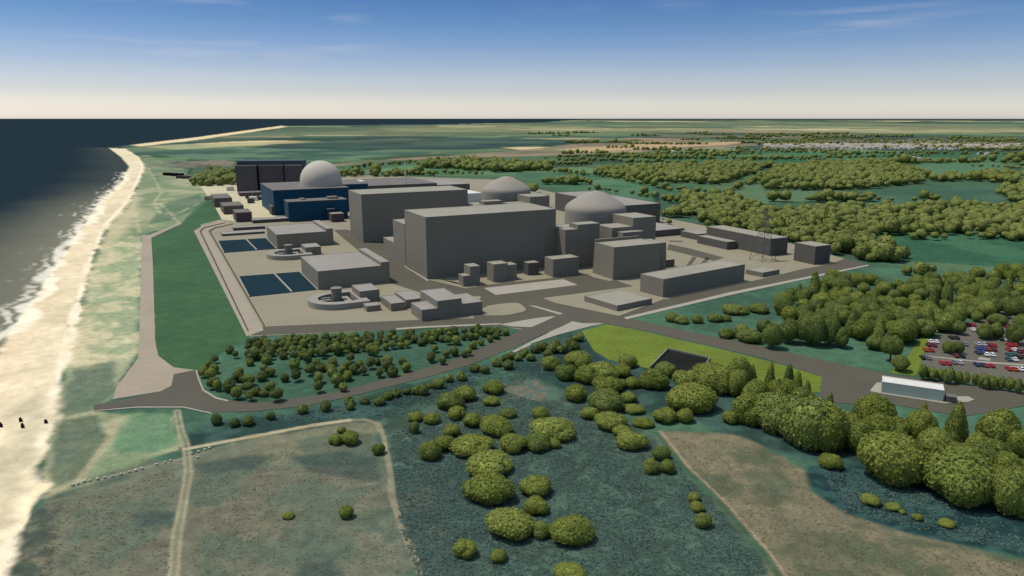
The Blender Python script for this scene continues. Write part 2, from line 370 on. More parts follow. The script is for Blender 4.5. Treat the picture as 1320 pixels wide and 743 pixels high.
seaw = world(SEA)
dsea = sdf(X, Y, seaw)
shore = line_d(X, Y, world(WATER_EDGE))
ins = dsea < 0
# water base colour by distance from the shore (silt in suspension), then foam
idx = np.nonzero(dsea < 25)[0]
wet = 1 - sm(-2, 2, dsea[idx] + (NZ[14][idx] - .5) * 8)
dd = shore[idx]
silt = (1 - sm(0, 150, dd + (NZ[160][idx] - .5) * 60)) ** 1.2
silt *= 1 - .8 * sm(850, 1700, D[idx])
wc = c3((40, 57, 66)) * (1 - silt[:, None]) + c3((134, 134, 116)) * silt[:, None]
Cc[idx] = Cc[idx] * (1 - wet[:, None]) + wc * wet[:, None]
for off, wd, op, thr in ((0, 8, .95, .2), (12, 4, .75, .45), (24, 3, .6, .52), (42, 2.2, .4, .58)):
    i2 = np.nonzero((shore < 70) & (D < 1900))[0]
    s = np.where(ins[i2], shore[i2], -shore[i2]) + (NZ[45][i2] - .5) * 34 + (NZ[14][i2] - .5) * 9
    w = (1 - sm(wd * .3, wd, np.abs(s - off))) * sm(thr, thr + .2, NZ[14][i2] * .5 + NZ[45][i2] * .5) * op
    blend(i2, w, (255, 248, 226))
# fine mottling of the open land
land = dsea > 0
mt = (.80 + .40 * NZ[4]) * (.84 + .32 * NZ[14])
nearf = 1 - sm(500, 1400, D)
Cc *= np.where(land, 1 + (mt - 1) * nearf, 1)[:, None]
Cc *= np.where(land[:, None], np.array([1.26, 1.16, 1.04])[None], 1)
Cc = np.clip(Cc, 0.004, .8)
nR, nA = len(rad), len(ang)
i, j = np.meshgrid(np.arange(nR - 1), np.arange(nA), indexing='ij')
j2 = (j + 1) % nA
quads = np.stack([i * nA + j, i * nA + j2, (i + 1) * nA + j2, (i + 1) * nA + j], -1).reshape(-1, 4)
quads = quads[:, ::-1]
cx, cy = X[quads].mean(1), Y[quads].mean(1)
fsea = dsea[quads].mean(1) < 0
fbeach = (sdf(cx, cy, world(BEACH)) < 0) & ~fsea
def sheet(name, mask, m):
    q = quads[mask]; used, inv = np.unique(q, return_inverse=True)
    V = np.stack([X[used], Y[used], np.zeros(len(used))], 1)
    me = np_mesh(name, V, inv.reshape(-1, 4))
    a = me.color_attributes.new('Cover', 'FLOAT_COLOR', 'POINT')
    a.data.foreach_set('color', np.concatenate([Cc[used], np.ones((len(used), 1))], 1).astype(np.float32).ravel())
    me.shade_smooth()
    o = link(name, me, None, m); o['kind'] = 'structure'; return o
M['land'] = mat('land_cover', (1, 1, 1), .95, .16, (.9, .22), .08, bump=.35, attr='Cover')
M['sand'] = mat('beach_sand', (1, 1, 1), .95, .05, (.6, .15), .1, bump=.1, attr='Cover')
M['sea'] = mat('sea_water', (1, 1, 1), .9, .04, (.02, .1), .0, bump=.0, attr='Cover')
sheet('ground', ~fsea & ~fbeach, M['land']); sheet('beach', fbeach, M['sand']); sheet('sea', fsea, M['sea'])
bm = bmesh.new(); vs = [bm.verts.new((20 * math.sin(a), 20 * math.cos(a), 0)) for a in ang]; bm.faces.new(vs[::-1])
o = bm_obj('ground', bm, mat('land_cover_near', alb(62, 96, 80))); o['kind'] = 'structure'
del NZ
# ------------------------------------------------------------------ site platform, roads, paths
slab('platform', [(262, 297), (258, 290), (285, 283), (300, 262), (262, 240), (298, 236), (345, 232), (470, 226), (640, 232), (720, 250), (862, 282), (1010, 312), (1119, 342), (940, 379), (804, 411), (775, 418), (700, 430), (645, 421), (545, 424), (322, 434)], .10, M['platform'])
slab('yard', [(258, 240), (298, 238), (345, 250), (356, 282), (306, 286), (286, 283), (274, 262)], .14, mat('cream_yard', alb(214, 205, 166), amt=.1, scales=(.03, .2)))
slab('road', [(322, 430), (340, 421.5), (545, 412.5), (600, 411), (640, 411), (646, 421), (545, 424), (325, 433)], .14, M['road'])
slab('road', [(430, 297), (446, 296), (500, 312), (552, 361), (600, 372), (640, 366), (700, 360), (752, 354), (772, 352), (800, 364), (840, 377), (858, 386.5), (962, 364.5), (1003, 355), (1035, 347), (1069, 341.5), (1090, 333), (1119, 342), (1108, 346), (940, 377), (812, 408), (787, 416), (740, 417), (690, 426), (640, 421), (610, 412), (620, 382), (560, 383), (505, 366), (470, 330)], .16, M['road'])
slab('road', [(717, 407), (678, 422), (659, 432), (580, 466), (505, 487), (450, 502), (405, 511), (330, 520.5), (278, 514), (261, 503), (255, 488), (252, 477.5), (224, 483), (221, 498), (207, 505), (178, 512), (121, 523), (121, 529), (178, 524), (237, 524), (273, 532), (330, 531), (400, 523), (455, 511), (550, 487), (605, 471), (659, 450), (690, 436), (740, 414), (770, 404)], .19, M['road'])
slab('road', [(745, 395), (785, 407), (820, 413), (889, 428), (966, 444), (1072, 467), (1122, 478), (1150, 484), (1187, 489), (1330, 508), (1420, 520), (1420, 530), (1320, 524), (1245, 537), (1210, 532), (1146, 521), (1082, 521), (1057, 512), (1060, 486), (987, 463), (911, 445), (820, 424), (775, 417), (725, 408)], .18, M['road'])
slab('path', [(184, 303), (193, 303), (230, 288), (231, 290), (195, 307), (197, 340), (200, 440), (204, 459), (224, 474), (252, 477.5), (238, 486), (221, 499), (207, 505), (145, 515), (150, 500), (178, 462), (179.5, 440), (182, 330)], .12, M['path'])
slab('sea_bank', [(195, 308), (231, 291), (258, 268), (272, 256), (284, 282), (258, 290), (256, 297), (318, 434), (268, 468), (256, 477), (226, 473), (206, 458), (202, 440), (198, 340)], .06, M['sea_bank'])
# strips along the seaward edge and the light islands between the roads
M['strip'] = mat('pinkish_strip', alb(174, 164, 142), amt=.05, scales=(.05, .3))
M['groove'] = mat('brown_drain_line', alb(92, 74, 60), amt=.1, scales=(.1, .5))
slab('path', [(250, 298), (262, 291), (286, 285), (296, 288), (268, 297), (268, 300), (340, 426), (318, 434)], .15, M['strip'])
for a in ([(257, 298), (263, 293), (290, 287), (291, 288), (264, 294.5), (259.5, 299), (321, 427), (319.5, 428)], [(269, 298), (276, 293.5), (300, 288.5), (301, 289.5), (277, 295), (271.5, 299), (342, 421), (340.5, 422)]):
    slab('path', a, .19, M['groove'])
isl = [[(622, 396), (650, 391.5), (669, 391), (674, 395), (680, 401), (660, 406), (646, 407.5), (620, 407.5)], [(644, 419), (690, 411), (717, 408), (700, 416), (685, 422.5), (660, 421.5)],
       [(700, 385), (823, 369), (862, 384), (798, 408), (715, 391)], [(624, 372), (726, 360.5), (745, 368), (639, 381)], [(659, 454.5), (690, 438), (738, 415), (759, 419), (781, 417.5), (762, 421), (720, 432), (684, 444)],
       [(600, 369), (590, 365), (562, 362), (556, 358), (575, 360)], [(748, 349), (762, 346), (800, 360), (786, 363), (765, 358)]]
for k, a in enumerate(isl): slab('pavement', a, .30, M['kerb'] if k in (1, 3, 4) else M['platform'], smooth=1 if k in (0,) else 0)
for a in ([(682, 394.5), (690, 395), (726, 405), (722, 406.5)], [(804, 410), (940, 377.6), (1118, 342), (1121, 343), (942, 381), (808, 412.5)], [(252, 478), (254, 478), (257, 488), (263, 503), (279, 513), (295, 517), (294, 518.5), (278, 515), (261, 504.5), (255, 489)], [(121, 530), (178, 525), (237, 525), (273, 533), (273, 534.5), (237, 526.5), (178, 526.5), (121, 531)],
          [(499, 319.5), (501, 319), (524, 332), (522, 333)], [(521, 344), (523, 343.5), (553, 362), (551, 363)], [(511, 424), (545, 421.5), (645, 417.5), (645, 419), (545, 423.6), (511, 426)], [(655, 457), (664, 452), (684, 444), (684, 446), (664, 455)]):
    slab('pavement', a, .34, M['kerb'])
for a in ([(862, 315), (890, 321), (933, 332.5), (920, 336.5), (896, 331), (860, 322)], [(884, 344), (893, 331), (898, 332.5), (890, 343)], [(902, 341), (910, 332.5), (915, 334), (908, 341)], [(863, 310.5), (880, 311), (880, 312.5), (863, 312)]):
    slab('road', a, .24, M['road'])
slab('lawn', [(750, 427), (782, 418.5), (820, 425.5), (911, 446.5), (987, 465), (1060, 486), (1057, 506), (1000, 506), (940, 492), (838, 476), (785, 464), (765, 452)], .10, M['lime_grass'])
slab('lawn', [(1187, 434), (1198, 434), (1184, 480), (1180, 485), (1146, 481), (1171, 459)], .12, M['lime_grass'])
slab('road', [(1184, 485), (1198, 438), (1225, 426), (1300, 404), (1350, 398), (1420, 420), (1420, 512), (1330, 504), (1250, 494)], .10, mat('car_park_asphalt', alb(110, 106, 94), amt=.07, scales=(.05, .5)))
for a in ([(1192, 459), (1258, 466), (1258, 467.2), (1192, 460.2)], [(1258, 466), (1345, 472), (1345, 474), (1258, 468)], [(1219, 455), (1246, 456), (1246, 459), (1219, 458)], [(1262, 461), (1277, 463), (1276, 466), (1260, 464)]):
    slab('pavement', a, .26, M['kerb'])
slab('pavement', [(1121, 505), (1130, 494), (1140, 494), (1145, 500), (1220, 512), (1248, 512), (1256, 516), (1248, 519), (1218, 521), (1140, 509)], .34, M['kerb'])
# ------------------------------------------------------------------ buildings
D1 = Vector((1897, 945)).normalized(); D2 = Vector((-D1.y, D1.x))
AX = {'A': math.atan2(945, 1897), 'R': math.atan2(945, 1315), 'S': math.atan2(945, 6000)}
def parapet_building(name, label, cat, loc, rz, blocks, wall, roof, z0=0.0, group=None, flare=0):
    """blocks: (x0, x1, y0, y1, h) in metres; one wall mesh, one roof mesh per thing"""
    t = thing(name, label, cat, loc, rz, group)
    bw, br = bmesh.new(), bmesh.new()
    for k, (x0, x1, y0, y1, h) in enumerate(blocks):
        lip = .35 if min(x1 - x0, y1 - y0) > 8 else .15
        hh = h - lip * .9
        box(bw, x0, x1, y0, y1, -.3, hh, flare=flare)
        g = min(.45, .06 * min(x1 - x0, y1 - y0))
        # roof: deck set inside a low parapet rim
        box(br, x0 - .03, x1 + .03, y0 - .03, y0 + g, hh + .01, h); box(br, x0 - .03, x1 + .03, y1 - g, y1 + .03, hh + .01, h)
        box(br, x0 - .03, x0 + g, y0 + g, y1 - g, hh + .01, h); box(br, x1 - g, x1 + .03, y0 + g, y1 - g, hh + .01, h)
        box(br, x0 + g, x1 - g, y0 + g, y1 - g, hh + .01, hh + .12)
    bm_obj('wall', bw, M[wall], t); bm_obj('roof', br, M[roof], t)
    return t
def bld(name, label, A, B, C, base=None, h=None, ax='A', wall='concrete', roof='roof', cat='building', group=None, z0=0, flare=0, extra=()):
    if h is None: h = height_at(base, A[1])
    p, q, r = un(*A, h), un(*B, h), un(*C, h)
    a = AX[ax] if isinstance(ax, str) else ax
    d1 = Vector((math.cos(a), math.sin(a), 0)); d2 = Vector((-d1.y, d1.x, 0))
    w = max(2.0, (q - p).dot(d1)); d = max(2.0, (r - p).dot(d2))
    t = parapet_building(name, label, cat, (p.x, p.y, 0), a, [(0, w, 0, d, h)] + [e(w, d, h) for e in extra], wall, roof, group=group, flare=flare)
    return t, w, d, h
O = Vector((-65, 534)); SHIFT = D2 * 185.0
def loc(u, v, unit=0):
    p = O + D1 * u + D2 * v + SHIFT * unit
    return (p.x, p.y, 0)
A0 = AX['A']
HALL = [('turbine_hall', 'huge grey flat-roofed hall, nearer of the two, with the widest blank dark front wall'), ('turbine_hall', 'huge grey flat-roofed hall standing behind the nearer one, beside the blue building')]
for u in (0, 1):
    parapet_building(HALL[u][0], HALL[u][1], 'hall', loc(0, 0, u), A0, [(0, 113, 0, 50.5, 47.9)], 'concrete', 'roof')
    w = ('nearer', 'farther')[u]
    t = thing('reactor_building', ('grey concrete reactor building with a shallow rounded dome, right of the nearer big hall', 'grey concrete domed reactor building farther back, seen over the roof of the nearer big hall')[u], 'reactor building', loc(178, 41, u), A0)
    bm = bmesh.new(); lathe(bm, [(28, -.3), (28, 38.5)]); bm_obj('wall', bm, M['dome'], t, True)
    bm = bmesh.new(); lathe(bm, [(28, 38.5), (27.95, 40.2), (27.5, 41.8), (26.4, 43.4), (24.6, 45.0), (22, 46.9), (18.5, 49.2), (14.5, 51.5), (10.5, 53.5), (7, 55), (3.4, 56.1), (0, 56.4)]); bm_obj('dome', bm, M['dome'], t, True)
    parapet_building('auxiliary_building', ('stepped dark grey block joined to the right end of the nearer big hall', 'stepped dark grey block joined to the right end of the farther big hall')[u], 'building', loc(113.3, -15, u), A0, [(0, 33, 0, 30, 32.5), (12, 32.9, .05, 14, 36)], 'concrete', 'roof')
    parapet_building('safeguard_building', ('stepped grey block in front of the nearer dome, behind the flared building', 'stepped grey block in front of the farther dome')[u], 'building', loc(155, -20, u), A0, [(0, 21, 0, 23, 32), (21, 45, 0, 30, 39), (5, 26, -9, -.01, 29)], 'concrete', 'roof')
    # cooling water pump house with a raised strip along its landward edge
    parapet_building('pump_house', ('wide grey flat-roofed pump house beside the nearer dark pool', 'wide grey flat-roofed pump house beside the farther dark pool')[u], 'building', (-139 + SHIFT.x * u, 499 + SHIFT.y * u, 0), A0, [(0, 46.6, 0, 64, 13.7), (46.61, 53, 0, 64, 16.2)], 'concrete', 'roof_warm')
    # round outfall pond: D-shaped wall, inner basin and tower
    t = thing('outfall_basin', ('nearer D-shaped concrete basin with a round tower in the middle', 'farther D-shaped concrete basin with a round tower in the middle')[u], 'basin', (-117 + SHIFT.x * u, 461 + SHIFT.y * u, 0), A0)
    def dpts(R, ext): return [(R * math.cos(a), R * math.sin(a)) for a in np.linspace(math.pi / 2, 3 * math.pi / 2, 24)] + [(ext, -R), (ext, R)]
    bm = bmesh.new(); o_, i_ = dpts(18.5, 18), dpts(12, 12)
    n = len(o_)
    for z, flip in ((4.0, False), (-.3, True)):
        pass
    ot = [bm.verts.new((*p, 4)) for p in o_]; it = [bm.verts.new((*p, 4)) for p in i_]; ob = [bm.verts.new((*p, -.3)) for p in o_]; ib = [bm.verts.new((*p, -.3)) for p in i_]
    for k in range(n):
        q = (k + 1) % n
        bm.faces.new((ot[k], ot[q], it[q], it[k])); bm.faces.new((ob[k], ob[q], ot[q], ot[k])); bm.faces.new((it[k], it[q], ib[q], ib[k]))
    bmesh.ops.recalc_face_normals(bm, faces=bm.faces[:]); bm_obj('basin_wall', bm, M['roof_warm'], t)
    slab('basin_floor', i_, .4, M['portal'], px=False, parent=t, kind=None, z0=.2)
    bm = bmesh.new(); lathe(bm, [(3.4, .41), (3.4, 9.6), (3.8, 9.7), (3.8, 10.5), (0, 10.7)], 24, (0.5, 1)); bm_obj('tower', bm, M['concrete'], t)
    bm = bmesh.new(); box(bm, -11, -4, -3, -.8, .42, 3.6); box(bm, -9, -3, 4, 5.6, .42, 3.4); box(bm, 4, 9, -6.5, 7, .42, 2.6); bm_obj('gantry', bm, M['roof_warm'], t)
    # dark forebay pool in a concrete frame with a dividing wall
    q = [(307.5, 357.2), (386.4, 351.2), (409.3, 374.1), (321.2, 383.3)]
    cs = [un(*p) for p in q]; sh = Vector((SHIFT.x * u, SHIFT.y * u, 0)); cs = [c + sh for c in cs]
    t = thing('forebay_pool', ('nearer rectangular dark blue pool with a pale dividing wall', 'farther rectangular dark blue pool with a pale dividing wall')[u], 'pool', cs[3])
    rel = [(c - cs[3]).to_2d() for c in cs]
    slab('water', [tuple(p) for p in rel], .45, M['pool'], px=False, parent=t, kind=None)
    bm = bmesh.new()
    def beam(a, b, w, h):
        d = (b - a).normalized(); nn = Vector((-d.y, d.x)) * w
        v = [bm.verts.new((*p, z)) for z in (-.2, h) for p in (a + nn, a - nn, b - nn, b + nn)]
        for f in ((0, 1, 5, 4), (1, 2, 6, 5), (2, 3, 7, 6), (3, 0, 4, 7), (4, 5, 6, 7)): bm.faces.new([v[z] for z in f])
    beam((rel[0] + rel[1] * 1.35) / 2.35, (rel[3] + rel[2] * 1.6) / 2.6, .55, 1.1)
    for k in (0, 1, 3): beam(rel[k], rel[(k + 1) % 4], .35, .62 + .01 * k)
    bmesh.ops.recalc_face_normals(bm, faces=bm.faces[:]); bm_obj('pool_wall', bm, M['kerb'], t)
    p = un(463.5, 375.9, 8.3)
    parapet_building('outfall_building', ('small grey block beside the nearer D-shaped basin', 'small grey block beside the farther D-shaped basin')[u], 'building', (p.x + SHIFT.x * u, p.y + SHIFT.y * u, 0), A0, [(0, 13.5, 0, 21, 8.3)], 'concrete', 'roof_warm')
bld('hut', 'lowest little grey block at the foot of the outfall building by the nearer D-shaped basin', (472.7, 395), (490.7, 393), (468.6, 391), (473, 402.5), roof='roof_warm', cat='building')
bld('store', 'low grey store between the nearer basin and the three-step building', (504, 391.6), (522.5, 389.5), (489, 382), (504.8, 401.8), roof='roof_warm')
bld('store', 'low wide slab-roofed store behind the three-step building', (523.5, 386.8), (546, 384), (507.5, 376.6), (523.5, 398), roof='roof_warm')
t, w, d, h = bld('office_building', 'grey building of three stepped flat roofs at the front edge of the platform', (543.6, 399.8), (563.5, 397), (529.3, 390.2), (543.6, 414.8), roof='roof_warm',
    extra=(lambda w, d, h: (w + .01, w + 16, 0, d * 1.55, h * 1.6), lambda w, d, h: (w + 16.02, w + 30, 0, d * 1.25, h * 1.1)))
bld('plant_building', 'narrow grey block with a lower step on its left, at the big dark wall', (605.9, 344), (617.6, 342.3), (597, 340.5), (606, 369), extra=(lambda w, d, h: (-5.5, -.01, 0, d * .8, h * .55),))
bld('plant_building', 'grey block with a lower step on its right, at the big dark wall', (636.2, 341), (653.6, 338.8), (628.5, 337.3), (636.2, 364.5), extra=(lambda w, d, h: (w + .01, w + 8.5, 1.5, d, h * .86),))
bld('plant_building', 'slim dark grey block close against the big dark wall, third from the left', (681, 339.5), (694.5, 338), (678, 337), (681, 355.5), wall='dark_concrete')
bld('plant_building', 'widest grey block at the right end of the big dark wall', (713, 334.6), (745, 330.9), (701.8, 330.9), (712, 357.9))
bld('fuel_building', 'tall grey building with flared foot standing in front of the nearer dome', (791.7, 319), (848, 312.8), (768, 312), (788.7, 361), flare=.8, extra=(lambda w, d, h: (w + .9, w + 11, 6, d, h * .95), lambda w, d, h: (.1, w * .98, d - 1.2, d - .05, h + 2.2)))
bld('annex', 'small grey cube against the right side of the flared building', (853, 336), (869, 334), (851, 332.5), (854, 346), wall='dark_concrete')
bld('workshop', 'long low grey flat-roofed building along the right perimeter road', (855.5, 360.1), (960.7, 340.7), (824.6, 353.3), (855.5, 384.2), ax='R')
bld('store', 'very low wide pale-roofed building beside the road junction', (795.6, 394), (841.4, 385), (747.5, 382.6), (796.8, 402), ax='R')
bld('store', 'low grey store at the foot of the lattice pylon', (983.6, 351.7), (1003, 347), (963, 347), (984, 358), ax='R')
bld('office_building', 'tall grey cube nearest the wood at the right corner of the platform', (1051.6, 317.8), (1071, 315.5), (1023.7, 312.8), (1050.7, 341.8), wall='dark_concrete')
bld('warehouse', 'long grey warehouse behind the lattice pylon at the right edge of the platform', (994, 308), (1016.8, 305.9), (912, 292), (992, 330.4), wall='dark_concrete')
bld('store', 'narrow long store with a pale roof in front of the grey warehouse', (937.6, 312), (948, 310.5), (903, 303.5), (937, 322.4), wall='dark_concrete')
bld('store', 'small low store left of the grey warehouse', (899.4, 302), (911, 298.5), (879.4, 297.3), h=6.5, wall='dark_concrete')
bld('store', 'flat store with a wide pinkish pale roof behind the nearer dome', (838, 298), (881, 294), (822, 286), h=7, wall='dark_concrete', roof='roof_warm')
bld('warehouse', 'long grey warehouse with pale roof running behind the nearer dome', (807, 265), (850.5, 262), (705, 249), h=23, wall='dark_concrete', roof='roof_warm')
bld('service_building', 'dark block between the two grey domes', (680, 252.5), (707, 251), (670, 247), h=18, wall='dark_concrete', roof='roof_warm')
parapet_building('annex', 'tall grey block showing its edge behind the seaward end of the nearer big hall', 'building', loc(2, 58), A0, [(0, 60, 0, 32, 35)], 'concrete', 'roof')
parapet_building('annex', 'low grey block between the two big halls with a pale kerb along it', 'building', loc(9.5, 91), A0, [(0, 55, 0, 56, 10.5)], 'concrete', 'roof')
# the older stations behind
sA = thing('power_station', 'charcoal slab-sided old power station block, tallest at the far left of the site', 'power station', (-462, 1205, 0), AX['S'])
bw, br, bs = bmesh.new(), bmesh.new(), bmesh.new()
for x0, x1, y0, y1, h in ((0, 33, 0, 20, 43), (36, 76, 6, 20, 43), (79, 107, 0, 20, 43)): box(bw, x0, x1, y0, y1, -.3, h)
bm_obj('wall', bw, M['charcoal'], sA)
box(br, -1, 108, 20.2, 60, -.3, 50); bm_obj('upper_block', br, M['charcoal_roof'], sA)
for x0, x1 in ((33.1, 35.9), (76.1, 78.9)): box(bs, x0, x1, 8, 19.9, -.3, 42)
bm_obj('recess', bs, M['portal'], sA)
tB = thing('reactor_station', 'blue clad power station carrying the white dome', 'power station', (0, 0, 0))
def blue(A, B, C, h, name='wall'):
    p, q, r = un(*A, h), un(*B, h), un(*C, h); d1 = D1.to_3d(); d2 = D2.to_3d()
    w = (q - p).dot(d1); d = max(6, (r - p).dot(d2))
    for nm, m, z0, z1, g in ((name, 'blue', -.3, h - .8, 0), ('roof', 'roof_mauve', h - .79, h, .15)):
        bm = bmesh.new(); box(bm, -g, w + g, -g, d + g, z0, z1); o = bm_obj(nm, bm, M[m], tB); o.location = (p.x, p.y, 0); o.rotation_euler[2] = A0
blue((352, 245.5), (447, 240.5), (341, 236), 32)
blue((371, 260.5), (448, 257), (366, 257.5), 24, 'wing')
blue((441, 238), (474, 236.6), (432, 233), 30, 'rear_wing')
blue((400, 274.5), (447, 272.5), (399, 273), 9, 'lean_to')
bm = bmesh.new(); lathe(bm, [(27.5, 0), (27.5, 38)], 64, (-258, 972)); bm_obj('drum', bm, M['dome_white'], tB, True)
bm = bmesh.new(); lathe(bm, [(27.5 * math.cos(t), 38 + 27 * math.sin(t)) for t in np.linspace(0, math.pi / 2, 16)], 64, (-258, 972)); bm_obj('dome', bm, M['dome_white'], tB, True)
for A, B, C, h in (((388, 257), (394, 256.5), (386.5, 255.3), 25), ((424, 254.5), (436, 253.8), (423, 252.8), 26), ((422, 269.5), (431, 269), (421, 268), 14)):
    blue(A, B, C, h, 'roof_unit')
L = [('g', 'grey workshop nearest the sandy bank in the old station yard', (276, 256), (298, 254), (270, 250.5), (276, 268), 'dark_concrete', 'roof_mauve'),
     ('g', 'grey workshop with a pale seaward end between its two neighbours in the old station yard', (288, 266), (312, 263), (285, 261), (289, 277), 'dark_concrete', 'roof_mauve'),
     ('g', 'brown-fronted cube at the near corner of the old station yard', (304, 274.5), (324, 273), (300, 270), (304.5, 287), 'brown_wall', 'roof_mauve'),
     ('g', 'small brown-fronted block with a white seaward end below the blue wall', (350, 266.5), (364, 264.6), (347, 264), (351, 278), 'brown_wall', 'roof_mauve'),
     ('g', 'long low grey shed in front of the blue building', (326, 284), (385, 279.5), (322, 281.5), (326, 288.5), 'brown_wall', 'roof_warm'),
     ('g', 'low grey shed behind the farther dark pool, farther of two', (301, 294), (341, 291), (299, 292), (301, 298), 'dark_concrete', 'roof_warm'),
     ('g', 'low grey shed along the back edge of the farther dark pool', (286, 302), (341, 298.3), (283, 299), (286, 305), 'dark_concrete', 'roof_warm'),
     ('g', 'small dark block with a pale roof by the seaward end of the farther hall', (427.5, 276), (442, 274.5), (425, 274), (427.5, 287), 'brown_wall', 'roof'),
     ('g', 'dark low building in front of the charcoal station', (309, 249), (337, 247), (307, 247), (309, 253.5), 'charcoal', 'roof_mauve')]
for _, lab, A, B, C, base, w_, r_ in L: bld('workshop' if 'workshop' in lab else 'shed', lab, A, B, C, base, wall=w_, roof=r_)
bld('turbine_annex', 'wide mauve-grey building behind the farther hall', (470, 240), (556, 234.5), (458, 231.5), h=16, wall='dark_concrete', roof='roof_mauve')
bld('store', 'pale-roofed building behind the farther hall, right of the mauve one', (557, 239), (601, 236), (546, 232), h=12, wall='dark_concrete', roof='roof_warm')
bld('store', 'white-roofed building between the farther hall and the farther dome', (597, 250), (618, 248), (588, 243.5), h=13, wall='white', roof='white')
bld('cabin', 'white cabin on the back roof line beside the blue building', (463.5, 234), (470, 233.5), (462, 232), h=22, wall='white', roof='white')
bm = bmesh.new(); p = un(516.5, 252); lathe(bm, [(1.1, 0), (.9, 52), (1.2, 52.1), (1.2, 53), (0, 53.1)], 16); o = bm_obj('chimney', bm, M['white']); o.location = (p.x + 5, p.y + 25, 0)
tag(o, 'slim white chimney rising behind the roof of the farther hall', 'chimney')
yd = [(320, 256, 'black-roofed'), (326, 259, 'white'), (331, 255, 'grey'), (336, 258, 'brown'), (324, 262, 'dark'), (297, 246, 'bright white'), (333, 251, 'pale'), (268, 258, 'cream')]
for k, (x, y, nm) in enumerate(yd):
    p = un(x, y); wm = {'white': 'white', 'bright white': 'white', 'pale': 'kerb', 'cream': 'kerb', 'brown': 'brown_wall'}.get(nm, 'charcoal')
    parapet_building('shed', '%s little shed in the cream yard of the old station' % nm, 'shed', p, A0 + random.uniform(-.2, .2), [(-4 - k % 3, 4 + k % 2 * 2, -4, 4 + k % 2 * 3, 5 + k % 3)], wm, wm if wm != 'charcoal' else 'portal')
for k, (x, y, w_) in enumerate(((216, 226, 8), (222, 226.5, 10), (229, 227, 12), (235, 230, 11), (243, 230.5, 12))):
    p = un(x, y); parapet_building('hut', ('black hut at the left end of the row on the far dunes', 'small black hut second in the row on the far dunes', 'longest black hut in the row on the far dunes', 'brown hut behind the far dune row', 'brown hut beside the green wood on the far dunes')[k], 'hut', p, .1, [(-w_, w_, -5, 5, 5.5)], 'portal' if k < 3 else 'brown_wall', 'portal' if k < 3 else 'brown_wall')
# white gatehouse on its island
a = math.atan2(*(lambda v: (v.y, v.x))(un(1218, 519) - un(1138, 507)))
h = height_at((1138, 507), 492)
t, w, d, h = bld('gatehouse', 'long white-roofed pale green building on a paved island by the car park', (1137.5, 492), (1217.5, 503.5), (1141, 485), h=h, ax=a, wall='pale_green', roof='white')
p = un(1227, 519.5); parapet_building('kiosk', 'dark grey kiosk at the right end of the white-roofed building', 'kiosk', p, a, [(-2.6, 1.6, -1, 3.4, 3.0)], 'dark_concrete', 'roof_mauve')
# sunken portal in the lime lawn
t = thing('underpass_portal', 'dark sunken rectangular portal with pale kerbs in the lime green lawn', 'underpass', un(838, 474.5))
q = [un(*p) - un(838, 474.5) for p in ((838, 475), (861, 451.5), (915, 463.5), (902, 484))]
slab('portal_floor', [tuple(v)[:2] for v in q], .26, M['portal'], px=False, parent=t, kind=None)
bm = bmesh.new()
for k in range(3):
    aa, bb = q[k].to_2d(), q[k + 1].to_2d(); d_ = (bb - aa).normalized(); nn = Vector((-d_.y, d_.x)) * .3
    v = [bm.verts.new((*pt, z)) for z in (0, 1.2) for pt in (aa + nn, aa - nn, bb - nn, bb + nn)]
    for f in ((0, 1, 5, 4), (1, 2, 6, 5), (2, 3, 7, 6), (3, 0, 4, 7), (4, 5, 6, 7)): bm.faces.new([v[z] for z in f])
bmesh.ops.recalc_face_normals(bm, faces=bm.faces[:]); bm_obj('kerb_wall', bm, M['concrete'], t)
# ------------------------------------------------------------------ lattice pylons
def pylon(label, px, hgt, w):
    p = un(*px); t = thing('lattice_pylon', label, 'pylon', p, A0)
    bm = bmesh.new(); lv = [0, .22, .4, .55, .68, .8, .9, 1.0]
    def ring(f):
        k = w / 2 * max(.08, (1 - f) ** 1.25 + .06); return [Vector((sx * k, sy * k, f * hgt)) for sx, sy in ((-1, -1), (1, -1), (1, 1), (-1, 1))]
    R = [ring(f) for f in lv]
    for A, B in zip(R, R[1:]):
        for k in range(4):
            tube(bm, A[k], B[k], .24, 5); tube(bm, A[k], B[(k + 1) % 4], .13, 4); tube(bm, A[(k + 1) % 4], B[k], .13, 4); tube(bm, B[k], B[(k + 1) % 4], .13, 4)
    bm_obj('tower_frame', bm, M['steel'], t)
    for f in (.68, .8, .92):
        bm = bmesh.new(); L_ = hgt * .16; z = f * hgt
        for s in (-1, 1):
            tube(bm, (0, -.8, z), (s * L_, 0, z), .1, 4); tube(bm, (0, .8, z), (s * L_, 0, z), .1, 4); tube(bm, (0, 0, z + 2), (s * L_, 0, z), .09, 4)
        bm_obj('crossarm', bm, M['steel'], t)
pylon('lattice pylon on four splayed legs in front of the grey warehouse', (983, 336), 46, 15)
pylon('lattice pylon at the end of the long warehouse behind the nearer dome', (846, 283), 34, 12)
